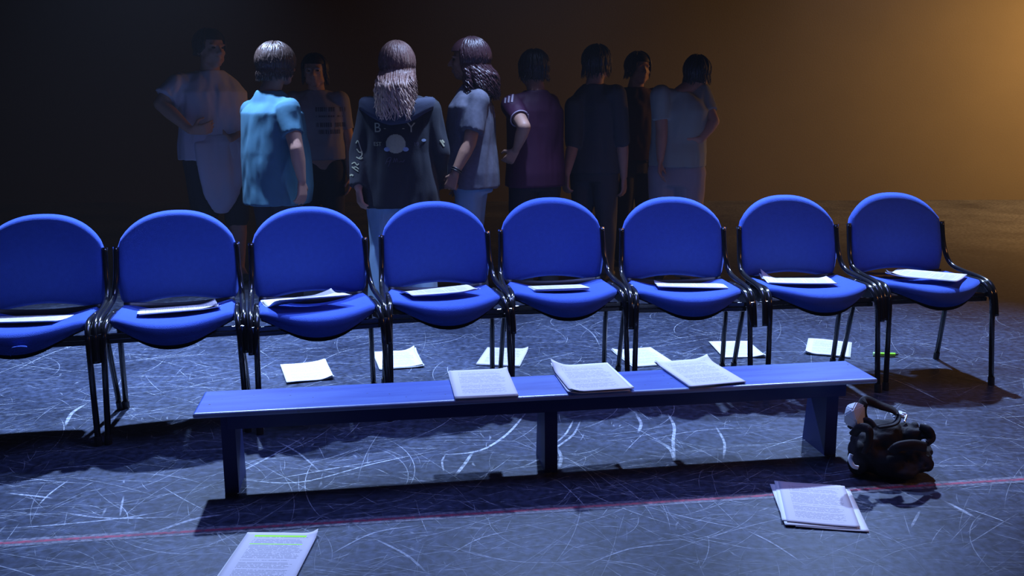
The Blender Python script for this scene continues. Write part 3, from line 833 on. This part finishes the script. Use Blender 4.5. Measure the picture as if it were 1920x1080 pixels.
def text_mesh(txt, size):
    cu = bpy.data.curves.new('t', 'FONT'); cu.body = txt; cu.size = size; cu.align_x = 'CENTER'; cu.resolution_u = 3
    o = bpy.data.objects.new('t', cu); C.objects.link(o)
    dg = bpy.context.evaluated_depsgraph_get(); me = bpy.data.meshes.new_from_object(o.evaluated_get(dg))
    bm = bmesh.new(); bm.from_mesh(me)
    for _ in range(2):
        es = [e for e in bm.edges if e.calc_length() > size * .12]
        if es: bmesh.ops.subdivide_edges(bm, edges=es, cuts=1)
        bmesh.ops.triangulate(bm, faces=bm.faces)
    V = [(v.co.x, v.co.y) for v in bm.verts]; bm.verts.index_update(); Fc = [tuple(v.index for v in f.verts) for f in bm.faces]
    bm.free(); bpy.data.objects.remove(o); bpy.data.meshes.remove(me); return V, Fc

# garments and hair
M['teal'] = mat('teal_cotton', (.055, .17, .24), .9, bump=.15, bscale=300, vary=.08, vscale=30)
M['pale_blue'] = mat('pale_cotton', (.62, .60, .70), .9, bump=.15, bscale=300)
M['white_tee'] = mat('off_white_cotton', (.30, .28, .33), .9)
M['hoodie'] = mat('black_fleece', (.016, .018, .026), .9, bump=.2, bscale=200, sheen=.15)
M['hood'] = mat('lit_navy_fleece', (.034, .042, .075), .9, bump=.2, bscale=200, sheen=.15)  # lighter than the jacket: light caught by the hood is painted in
M['grey_tee'] = mat('washed_grey_cotton', (.105, .105, .140), .9, bump=.2, bscale=200, vary=.35, vscale=45)
M['maroon'] = mat('maroon_polyester', (.060, .008, .045), .7)
M['denim'] = mat('light_blue_denim', (.22, .36, .52), .9, bump=.3, bscale=250, vary=.15, vscale=14)
M['dark_cloth'] = mat('dark_trousers', (.020, .021, .032), .9)
M['green_grey'] = mat('grey_green_cotton', (.34, .38, .33), .9)
M['pale_trouser'] = mat('pale_grey_trousers', (.34, .31, .34), .9)
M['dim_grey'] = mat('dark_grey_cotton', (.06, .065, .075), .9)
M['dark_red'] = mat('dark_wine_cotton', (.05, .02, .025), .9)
M['print'] = mat('cream_print', (.42, .42, .27), .6, vary=.15, vscale=90)
M['print_blue'] = mat('pale_blue_print', (.30, .40, .55), .6)
M['print_pink'] = mat('lilac_print', (.45, .33, .55), .6)
M['print_dark'] = mat('dark_print', (.07, .06, .09), .7)
M['white_trim'] = mat('pale_trim', (.60, .50, .62), .6)
M['trainer'] = mat('dark_trainers', (.03, .03, .035), .6)
def hair_mat(name, root, tip, z0, z1):
    m = mat(name, root, .5, spec=.4); nt = m.node_tree; b = nt.nodes['Principled BSDF']; N = nt.nodes.new; L = nt.links.new
    tc = N('ShaderNodeTexCoord'); sp = N('ShaderNodeSeparateXYZ'); L(tc.outputs['Object'], sp.inputs[0])
    mr = N('ShaderNodeMapRange'); mr.inputs[1].default_value = z0; mr.inputs[2].default_value = z1
    L(sp.outputs['Z'], mr.inputs[0])
    mp = N('ShaderNodeMapping'); mp.inputs['Scale'].default_value = (90, 90, 6); L(tc.outputs['Object'], mp.inputs[0])
    n = N('ShaderNodeTexNoise'); n.inputs['Scale'].default_value = 1; L(mp.outputs[0], n.inputs['Vector'])
    ad = N('ShaderNodeMath'); ad.operation = 'MULTIPLY_ADD'; L(n.outputs['Fac'], ad.inputs[0]); ad.inputs[1].default_value = .9; ad.inputs[2].default_value = -.45
    a2 = N('ShaderNodeMath'); a2.operation = 'ADD'; a2.use_clamp = True; L(ad.outputs[0], a2.inputs[0]); L(mr.outputs[0], a2.inputs[1])
    mx = N('ShaderNodeMix'); mx.data_type = 'RGBA'; mx.inputs[6].default_value = (*tip, 1); mx.inputs[7].default_value = (*root, 1)
    L(a2.outputs[0], mx.inputs[0]); L(mx.outputs[2], b.inputs['Base Color']); return m
# hair colour by height: light at the ends, brown at the roots
M['hair_long'] = hair_mat('brown_to_blonde_hair', (.17, .085, .070), (.80, .58, .44), 1.12, 1.36)
M['hair_brown'] = mat('brown_hair', (.075, .045, .035), .4, spec=.6, vary=.3, vscale=60)
M['hair_dark'] = mat('dark_curly_hair', (.060, .022, .028), .4, spec=.6, vary=.3, vscale=60)
M['hair_black'] = mat('black_hair', (.015, .010, .012), .5)

def start(name, F, label):
    t = empty('person', F.base); tag(t, label, 'person', None); return t

# --- person in the teal t-shirt, back turned, looking right
F = Fig(-1.355, 5.32, 1.535, 145, wide=1.02, deep=1.25, head_yaw=138, head_off=(.02, .0, .012))
F.sh[-1] = F.w2l(bp(455, 205, y=5.42)); F.sh[1] = F.w2l(bp(452, 200, y=5.38))
a = R(140)
F.sh = {-1: F.w2l(bp(540, 207, y=5.20)), 1: F.w2l(bp(474, 210, y=5.42))}
F.el = {-1: F.w2l(bp(556, 280, y=5.12)), 1: F.w2l(bp(478, 285, y=5.52))}
F.wr = {-1: F.w2l(bp(566, 338, y=5.16)), 1: F.w2l(bp(500, 330, y=5.62))}
F.hd = {-1: (Vector((-.03, .02, -1)), Vector((-.8, .5, 0)), .35, None)}
t = start('teal', F, 'person with short brown hair in a bright teal t-shirt, back turned, arm hanging')
build_body(F, t, M['skin'], .006)
shirt(F, t, M['teal'], hem=.425, ease=.026, sleeve=.62, slr=.062, flare=1.0, seed=2, fold=.009, belly=.018, hemw=.096)
trousers(F, t, M['dark_cloth'], top=.54, seed=3); shoes(F, t, M['trainer'])
cap_hair(F, t, M['hair_brown'], nape=-.095, rad=1.13, locks=340, ll=.070, seed=5, fwd=.25, tube=.0055, spread=.015, curl=.004, push=.006)
eyes(F, t)

# --- woman in the black hooded jacket
F = Fig(-.640, 5.30, 1.53, 180, wide=1.06, deep=1.05, head_off=(0, 0, .012))
F.sh = {1: F.w2l(bp(698, 206, y=5.30)), -1: F.w2l(bp(802, 206, y=5.30))}
F.el = {1: F.w2l(bp(678, 285, y=5.28)), -1: F.w2l(bp(821, 285, y=5.30))}
F.wr = {1: F.w2l(bp(672, 352, y=5.20)), -1: F.w2l(bp(818, 350, y=5.42))}
F.hd = {1: (Vector((.10, 0, -1)), Vector((.8, .5, 0)), .5, None), -1: (Vector((0, .3, -1)), Vector((-1, 0, 0)), .5, None)}
t = start('hoodie', F, 'woman with long wavy hair in a black hooded jacket with a printed back, light jeans')
build_body(F, t, M['skin'], .006)
jk = shirt(F, t, M['hoodie'], hem=.415, ease=.036, sleeve=1.97, slr=.072, slr2=.050, flare=1.02, seed=4, fold=.010, name='hooded_jacket', hemw=.118)
trousers(F, t, M['denim'], ease=.022, wide=1.22, top=.50, seed=5, fold=.010, flare=.02, name='jeans'); shoes(F, t, M['trainer'])
cap_hair(F, t, M['hair_long'], nape=-.09, rad=1.18, locks=420, lenz=.27, seed=8, fwd=.45, curl=.013, tube=.006, spread=.035, side_len=.75, push=.120)
# the hood lying on the shoulders as a deep folded collar
bm = bmesh.new(); n = 60; rows = []
for i in range(n + 1):
    th = math.pi * (-.18 + 1.36 * i / n)           # round the back of the neck from front-left to front-right
    row = []
    for j in range(9):
        g = j / 8; ph = g * math.pi * 1.15 - .2
        rr = .095 + .070 * g + .020 * math.sin(ph)
        bk = max(0, math.sin(th))
        z = 1.236 + .030 * math.sin(ph) - .012 - (.030 + .085 * bk ** 3) * g ** 1.3
        x = math.cos(th) * rr * 1.30; y = -math.sin(th) * rr * .93 - .018
        w_ = noise.noise(Vector((i * .16, j * .5, 2))) * .008
        row.append(bm.verts.new(Vector((-.0 + x, y + w_, z + w_))))
    rows.append(row)
for i in range(n):
    for j in range(8): bm.faces.new((rows[i][j], rows[i + 1][j], rows[i + 1][j + 1], rows[i][j + 1]))
hood = obj('hood', bm, M['hood'], t, smooth=True)
so = hood.modifiers.new('thick', 'SOLIDIFY'); so.thickness = .018; so.offset = 0
# printed back: letters, a plain round disc with two small lobes, script squiggle
bpy.context.view_layer.update()
def on_back(name, vf, px, py, m, scale=1.0, tgt=None):
    o3 = F.w2l(bp(px, py, y=5.30)); bm_ = drape([(a_ * scale, b_ * scale) for a_, b_ in vf[0]], vf[1], tgt or jk, Vector((o3.x, 0, o3.z)), Vector((1, 0, 0)), Vector((0, 0, 1)), Vector((0, 1, 0)), .003)
    return obj(name, bm_, m, jk)
# drape() works in the jacket's own space, which has the person's base as its origin
def disc(cx, cz, rx, rz): return grid_shape(lambda x, z: ((x - cx) / rx) ** 2 + ((z - cz) / rz) ** 2 < 1, cx - rx, cx + rx, cz - rz, cz + rz, 30)
on_back('round_print', disc(0, 0, .054, .052), 748, 267, M['print'])
on_back('print_lobe', disc(0, 0, .017, .012), 732, 277, M['print_blue']); on_back('print_lobe', disc(0, 0, .017, .012), 766, 277, M['print_blue'])
on_back('letter_print', text_mesh('B', .075), 714, 246, M['print']); on_back('letter_print', text_mesh('Y', .075), 776, 246, M['print'])
on_back('letter_print', text_mesh('-', .05), 728, 243, M['print']); on_back('letter_print', text_mesh('-', .05), 762, 243, M['print'])
on_back('small_lettering', text_mesh('EST', .030), 714, 271, M['print']); on_back('small_lettering', text_mesh('19', .030), 785, 271, M['print_dark'])
on_back('emblem_print', disc(0, 0, .012, .008), 798, 261, M['print_blue'])
sq = [[(-.045, -.02), (-.03, .012), (-.012, .015), (-.022, -.004), (-.04, -.008)], [(-.03, -.035), (-.012, .01)], [(0, -.012), (.006, .012), (.012, -.01), (.018, .012), (.024, -.01)], [(.03, -.012), (.04, -.006), (.052, -.010), (.060, .002)]]
on_back('script_print', stroke_mesh(sq, .0035), 744, 297, M['print_dark'])
# flame-like marks down the left sleeve
fl1 = [[(-.012, .05), (.0, .065), (.012, .03), (.022, -.012), (.006, -.03)], [(-.008, .02), (.008, .0), (.024, .006)], [(-.01, -.025), (.012, -.035), (.026, -.028)]]
fl2 = [[(-.022, .01), (-.004, .018), (.010, .004), (.020, .012)], [(-.015, -.012), (.004, -.006), (.020, -.018)], [(-.02, -.006), (0, -.02), (.018, -.03)]]
on_back('sleeve_print', stroke_mesh(fl1, .006), 676, 284, M['print']); on_back('sleeve_print', stroke_mesh(fl2, .006), 672, 308, M['print'])
on_back('sleeve_print', stroke_mesh([[(-.016, -.018), (-.012, .004), (.004, .014), (.016, .010)]], .009), 664, 329, M['print'])
on_back('sleeve_print', stroke_mesh([[(-.012, .02), (0, .0), (.010, -.016)], [(-.002, .02), (.010, .004)]], .008), 831, 268, M['print'])

# --- girl in the grey t-shirt, in profile
F = Fig(-.240, 5.58, 1.575, -98, wide=.92, deep=1.05, head_yaw=-92, head_off=(.015, 0, .005))
F.sh = {1: F.w2l(bp(895, 190, y=5.46)), -1: F.w2l(bp(900, 190, y=5.76))}
F.el = {1: F.w2l(bp(881, 268, y=5.38)), -1: F.w2l(bp(895, 272, y=5.82))}
F.wr = {1: F.w2l(bp(853, 324, y=5.34)), -1: F.w2l(bp(870, 330, y=5.80))}
F.hd = {1: (Vector((-.35, 0, -1)), Vector((.15, .9, 0)), .95, None)}
t = start('grey', F, 'young woman with curly dark hair in a washed grey t-shirt, seen in profile looking left')
build_body(F, t, M['skin_brown'], .0055)
gs = shirt(F, t, M['grey_tee'], hem=.455, ease=.030, sleeve=.74, slr=.068, flare=1.12, seed=6, fold=.009)
trousers(F, t, M['denim'], top=.50, seed=8, name='jeans'); shoes(F, t, M['trainer'])
cap_hair(F, t, M['hair_dark'], nape=-.09, rad=1.17, locks=380, lenz=.20, seed=11, fwd=.62, curl=.020, tube=.006, spread=.05, push=.05)
eyes(F, t)
k = F.H / 1.62
bm = bmesh.new(); ec = F.head + F.hl * (.082 * k) + F.hf * -.010 + Vector((0, 0, -.060 * k))
add_tube(bm, [ec + F.hf * math.cos(q * math.pi / 8) * .016 + Vector((0, 0, math.sin(q * math.pi / 8) * .020)) for q in range(17)], .0018, 6)
obj('hoop_earring', bm, M['steel'], t, smooth=True)
wv = (F.wr[1] - F.el[1]).normalized(); sx = wv.cross(Vector((0, 1, 0))).normalized(); sy = wv.cross(sx)
bm = bmesh.new()
for q0 in (0, .012): add_tube(bm, [F.wr[1] - wv * (.012 + q0) + (sx * math.cos(q * math.pi / 8) + sy * math.sin(q * math.pi / 8)) * .031 for q in range(17)], .0040, 6)
obj('bracelet', bm, M['plastic'], t, smooth=True)
bpy.context.view_layer.update()
pr = [[(-.02, .05), (.0, .06), (.02, .045), (.012, .02), (-.005, .028), (-.012, .045)], [(-.012, .02), (.004, .0), (.0, -.03), (-.010, -.05)], [(.010, .02), (.018, -.006), (.008, -.045)], [(-.02, .0), (.006, -.015), (.022, -.010)]]
o3 = F.w2l(bp(936, 205, y=5.60)); dr = Vector((-.75, .66, 0)).normalized(); ux = Vector((.66, .75, 0)).normalized()
bm_ = drape(stroke_mesh(pr, .014)[0], stroke_mesh(pr, .014)[1], gs, Vector((o3.x, 0, o3.z)) , ux, Vector((0, 0, 1)), dr, .003)
obj('back_print', bm_, M['print_pink'], gs)

# --- maroon football shirt, hand on hip
F = Fig(.150, 5.90, 1.53, 205, wide=1.05, deep=1.0)
F.sh = {1: F.w2l(bp(955, 196, y=5.86)), -1: F.w2l(bp(1030, 196, y=6.00))}
F.sh[1] = F.w2l(bp(960, 198, y=5.82))
F.el = {1: F.w2l(bp(983, 238, y=5.62)), -1: F.w2l(bp(1046, 262, y=5.95))}
F.wr = {1: F.w2l(bp(968, 280, y=5.74)), -1: F.w2l(bp(1040, 315, y=6.05))}
F.hd = {1: (Vector((-.55, .3, -.8)), Vector((0, .9, .2)), .5, None)}
t = start('maroon', F, 'person in a maroon sports shirt with pale shoulder stripes, elbow bent and hand on hip')
build_body(F, t, M['skin'], .0065)
ms = shirt(F, t, M['maroon'], hem=.45, ease=.02, sleeve=.62, slr=.058, flare=1.06, seed=9, fold=.006)
trousers(F, t, M['dark_cloth'], seed=9); shoes(F, t, M['trainer'])
cap_hair(F, t, M['hair_black'], nape=-.09, rad=1.10, locks=90, ll=.06, seed=14, fwd=.3)
bpy.context.view_layer.update()
for q in range(3):
    o3 = F.w2l(bp(948 + q * 6.5, 183 - q * 1.0, y=5.8))
    vf = stroke_mesh([[(-.004, -.032), (.0, 0), (.004, .026)]], .011)
    bm_ = drape(vf[0], vf[1], ms, Vector((o3.x, 0, o3.z)), Vector((1, 0, 0)), Vector((0, 0, 1)), Vector((0, 1, 0)), .003)
    obj('shoulder_stripe', bm_, M['white_trim'], ms)
cw = F.sh[1].lerp(F.el[1], .62); tv = (F.el[1] - F.sh[1]).normalized(); sx = tv.cross(Vector((0, 1, 0))).normalized(); sy = tv.cross(sx)
bm = bmesh.new(); add_tube(bm, [cw + (sx * math.cos(q * math.pi / 12) + sy * math.sin(q * math.pi / 12)) * .056 for q in range(25)], .0045, 6)
obj('sleeve_trim', bm, M['white_trim'], ms, smooth=True)

# --- tall person in the pale shirt, hand on hip, at the left
F = Fig(-1.985, 6.25, 1.69, 35, wide=1.15, deep=1.05, head_yaw=50)
F.sh = {-1: F.w2l(bp(335, 160, y=6.15)), 1: F.w2l(bp(425, 175, y=6.30))}
F.el = {-1: F.w2l(bp(302, 195, y=6.05)), 1: F.w2l(bp(452, 245, y=6.30))}
F.wr = {-1: F.w2l(bp(358, 245, y=5.98)), 1: F.w2l(bp(432, 260, y=6.15))}
F.hd = {-1: (Vector((.9, 0, .1)), Vector((0, .8, .3)), .5, None), 1: (Vector((-.8, -.2, .1)), Vector((0, .8, .3)), .5, None)}
t = start('pale', F, 'tall person in a pale loose t-shirt, another shirt tied at the waist')
build_body(F, t, M['skin'], .008)
shirt(F, t, M['pale_blue'], hem=.50, ease=.028, sleeve=.72, slr=.078, flare=1.08, seed=12, fold=.010)
bm = bmesh.new(); H = F.H
loft(bm, [(F.at(0, .0, .505), .118 * H, .098 * H, F.l, F.f), (F.at(0, .0, .57), .126 * H, .104 * H, F.l, F.f), (F.at(0, 0, .60), .118 * H, .094 * H, F.l, F.f)])
loft(bm, [(F.at(-.01, -.06, .305), .030 * H, .014 * H, F.l, F.f), (F.at(0, -.07, .36), .080 * H, .018 * H, F.l, F.f), (F.at(0, -.082, .46), .108 * H, .024 * H, F.l, F.f), (F.at(0, -.07, .57), .112 * H, .026 * H, F.l, F.f)])
loft(bm, [(F.at(-.02, .07, .29), .028 * H, .013 * H, F.l, F.f), (F.at(-.01, .082, .36), .074 * H, .018 * H, F.l, F.f), (F.at(0, .088, .46), .100 * H, .022 * H, F.l, F.f), (F.at(0, .075, .57), .108 * H, .026 * H, F.l, F.f)])
remesh('tied_shirt', bm, M['pale_blue'], t, .010, 3, .014, 13, 4, 9)
trousers(F, t, M['dark_cloth'], seed=14, bottom=.24, name='shorts'); shoes(F, t, M['trainer'])
cap_hair(F, t, M['hair_black'], nape=-.05, rad=1.05, locks=60, ll=.03, seed=16, fwd=.5); eyes(F, t)

# --- facing person in the printed off-white t-shirt
F = Fig(-1.365, 6.60, 1.54, 4, wide=1.03)
t = start('facing', F, 'dim person facing forward in an off-white t-shirt with rows of printing across the chest')
build_body(F, t, M['skin'], .008)
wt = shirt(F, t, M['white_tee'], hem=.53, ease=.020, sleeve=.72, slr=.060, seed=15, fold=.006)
trousers(F, t, M['dark_cloth'], seed=16); shoes(F, t, M['trainer'])
cap_hair(F, t, M['hair_black'], nape=-.12, rad=1.08, locks=90, ll=.08, seed=18, fwd=.6); eyes(F, t)
k = F.H / 1.62
for s in (-1, 1):
    bm = bmesh.new(); ec = F.head + F.hf * .098 * k + F.hl * s * .031 * k + Vector((0, 0, .006))
    add_tube(bm, [ec + F.hl * math.cos(q * math.pi / 8) * .021 + Vector((0, 0, math.sin(q * math.pi / 8) * .017)) for q in range(17)], .0016, 6)
    obj('spectacle_frame', bm, M['steel'], t, smooth=True)
bpy.context.view_layer.update()
for q, (z_, w_, h_) in enumerate(((205, .20, .030), (218, .17, .012), (234, .20, .030), (247, .14, .030))):
    o3 = F.w2l(bp(617, z_, y=6.5)); rr_ = random.Random(q)
    cells = [rr_.random() < .8 for _ in range(40)]
    vf = grid_shape(lambda x, z: cells[int((x / w_ + .5) * 24) % 40] and not (abs((x * 70) % 1 - .5) < .12), -w_ / 2, w_ / 2, -h_ / 2, h_ / 2, 48)
    bm_ = drape(vf[0], vf[1], wt, Vector((o3.x, 0, o3.z)), Vector((1, 0, 0)), Vector((0, 0, 1)), Vector((0, 1, 0)), .003)
    obj('chest_print', bm_, M['print_dark'], wt)

# --- dim person in dark grey, pale forearm hanging
F = Fig(.560, 6.30, 1.58, 150, wide=1.0)
F.sh[1] = F.w2l(bp(1078, 200, y=6.25)); F.el[1] = F.w2l(bp(1075, 268, y=6.2)); F.wr[1] = F.w2l(bp(1063, 325, y=6.12))
F.hd = {1: (Vector((-.12, 0, -1)), Vector((.8, .5, 0)), .5, None)}
t = start('dim', F, 'barely lit person in dark grey, one pale forearm hanging beside the maroon shirt')
build_body(F, t, M['skin'], .008)
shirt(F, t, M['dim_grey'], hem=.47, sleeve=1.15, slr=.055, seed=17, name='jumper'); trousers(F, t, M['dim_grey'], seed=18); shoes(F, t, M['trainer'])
cap_hair(F, t, M['hair_black'], nape=-.1, locks=60, ll=.08, seed=20)

# --- very dim person further right
F = Fig(.92, 6.95, 1.56, 20, wide=1.0)
t = start('wine', F, 'hardly visible person in a dark wine-coloured top, left of the person in green')
build_body(F, t, M['skin'], .009, bare_legs=True)
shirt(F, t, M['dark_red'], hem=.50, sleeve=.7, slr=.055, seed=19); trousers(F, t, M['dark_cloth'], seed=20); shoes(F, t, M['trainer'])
cap_hair(F, t, M['hair_black'], nape=-.08, locks=50, ll=.06, seed=22)

# --- grey-green top and pale trousers, hand on hip
F = Fig(1.105, 6.20, 1.52, 160, wide=1.02, head_off=(.10, .02, -.01), lean=(.02, 0))
F.sh = {1: F.w2l(bp(1238, 178, y=6.15)), -1: F.w2l(bp(1312, 172, y=6.25))}
F.el = {1: F.w2l(bp(1241, 245, y=6.12)), -1: F.w2l(bp(1338, 228, y=6.15))}
F.wr = {1: F.w2l(bp(1238, 300, y=6.08)), -1: F.w2l(bp(1314, 262, y=6.08))}
F.hd = {-1: (Vector((-.9, 0, -.2)), Vector((0, .8, .3)), .5, None)}
t = start('green', F, 'dim person in a grey-green t-shirt and pale trousers standing alone at the right')
build_body(F, t, M['skin'], .008)
shirt(F, t, M['green_grey'], hem=.52, ease=.022, sleeve=.70, slr=.062, seed=21, fold=.008)
trousers(F, t, M['pale_trouser'], ease=.024, wide=1.15, top=.60, seed=22); shoes(F, t, M['trainer'])
cap_hair(F, t, M['hair_black'], nape=-.08, locks=60, ll=.06, seed=24)

# ------------------------------------------------------------------ black bag and white cloth by the bench end
M['bag'] = mat('black_padded_fabric', (.022, .020, .022), .8, bump=.2, bscale=160, spec=.25)
M['bag_lining'] = mat('brown_lining', (.05, .035, .035), .8)
M['white_cloth'] = mat('crumpled_white_cloth', (.70, .78, .84), .85, bump=.1, bscale=100)
bagp = Vector((1.28, 2.95, 0))
bag = empty('bag', bagp); tag(bag, 'black padded bag slumped on the floor by the right bench end', 'bag')
def B(px, py, y): return bp(px, py, y=y - .025) - bagp
bm = bmesh.new()
blobs = [((1660, 862), 2.96, .085, .075, .060), ((1625, 845), 2.98, .060, .07, .075), ((1700, 850), 2.98, .060, .07, .065), ((1728, 848), 2.98, .034, .05, .032),
         ((1655, 815), 3.00, .070, .07, .055), ((1700, 815), 3.01, .050, .06, .040), ((1725, 868), 2.94, .040, .05, .030), ((1610, 870), 2.95, .032, .04, .035), ((1690, 880), 2.92, .060, .05, .028)]
for (px, py), y, rx, ry, rz in blobs:
    c = B(px, py, y); c.z = max(c.z, rz * .98); ellipsoid(bm, c, (rx, ry, rz))
capsule(bm, B(1700, 812, 2.96), B(1742, 815, 2.94), .022, .013); capsule(bm, B(1715, 800, 2.98), B(1745, 825, 2.96), .016, .011)
o = remesh('bag_body', bm, M['bag'], bag, .006, 2, .012, 31, 1.0, 22)
for v in o.data.vertices: v.co.z = max(v.co.z, .002)
def ribbon(name, pts, wd, m, par, tw=0, th=.006, updir=(0, -1, 0)):
    bm = bmesh.new(); pts = smooth_path(pts, 8); n = len(pts); up = Vector(updir); prev = None
    for i, p in enumerate(pts):
        t_ = (pts[min(i + 1, n - 1)] - pts[max(i - 1, 0)]).normalized()
        s = t_.cross(up).normalized(); q = s.cross(t_).normalized(); a_ = tw * i / n
        s, q = s * math.cos(a_) + q * math.sin(a_), q * math.cos(a_) - s * math.sin(a_)
        row = [bm.verts.new(p + s * x * wd / 2 + q * z * th / 2) for x, z in ((-1, -.4), (-.8, 1), (.8, 1), (1, -.4), (.8, -1), (-.8, -1))]
        if prev: 
            for k in range(6): bm.faces.new((prev[k], prev[(k + 1) % 6], row[(k + 1) % 6], row[k]))
        else: bm.faces.new(row[::-1])
        prev = row
    bm.faces.new(prev); return obj(name, bm, m, par, smooth=True)
ribbon('handle', [B(1625, 800, 2.95), B(1616, 775, 2.94), B(1620, 753, 2.95), B(1632, 752, 2.96), B(1650, 760, 2.97), B(1672, 768, 2.97), B(1684, 780, 2.96), B(1676, 795, 2.93), B(1645, 800, 2.92)], .032, M['bag'], bag, tw=1.6, th=.008)
ribbon('handle', [B(1592, 802, 2.93), B(1606, 792, 2.92), B(1628, 788, 2.91), B(1640, 800, 2.90)], .018, M['bag'], bag, tw=.5, th=.008)
ribbon('side_fold', [B(1600, 815, 2.90), B(1612, 803, 2.88), B(1628, 805, 2.87), B(1630, 825, 2.87), B(1620, 850, 2.87)], .030, M['bag'], bag, tw=.9, th=.012)
ribbon('side_fold', [B(1672, 848, 2.86), B(1685, 838, 2.85), B(1712, 834, 2.86), B(1735, 838, 2.90)], .034, M['bag'], bag, tw=.4, th=.012)
ribbon('side_fold', [B(1725, 800, 2.95), B(1742, 806, 2.93), B(1748, 822, 2.93), B(1738, 832, 2.92)], .024, M['bag'], bag, tw=.6, th=.012)
bm = bmesh.new(); capsule(bm, B(1700, 780, 2.99), B(1696, 790, 2.97), .004, .004, 8); obj('zip_pull', bm, M['steel'], bag)
cl = empty('cloth', bp(1605, 780, y=2.90)); tag(cl, 'crumpled white cloth sticking out behind the black bag handles', 'cloth')
bm = bmesh.new(); r_ = random.Random(9)
for _ in range(17):
    v_ = Vector((r_.gauss(0, 1), r_.gauss(0, 1), r_.gauss(0, 1))).normalized(); bm.verts.new((v_.x * .045, v_.y * .036, v_.z * .050))
h_ = bmesh.ops.convex_hull(bm, input=bm.verts); bmesh.ops.bevel(bm, geom=list(bm.edges), offset=.003, segments=2, affect='EDGES')
obj('cloth_fold', bm, M['white_cloth'], cl)
bm = bmesh.new(); g = bmesh.ops.create_icosphere(bm, subdivisions=3, radius=1)
for v in bm.verts:
    p = v.co.copy(); n_ = .8 + .4 * noise.noise(p * 2.2 + Vector((4, 0, 0))); v.co = Vector((p.x * .030 * n_, p.y * .024 * n_, p.z * .014 * n_)) + B(1686, 778, 3.03) - cl.location + bagp
obj('cloth_fold', bm, M['white_cloth'], cl)
ribbon('cloth_tail', [B(1596, 852, 2.90) + bagp - cl.location, B(1594, 862, 2.89) + bagp - cl.location, B(1600, 874, 2.88) + bagp - cl.location, B(1609, 877, 2.88) + bagp - cl.location], .014, M['white_cloth'], cl)
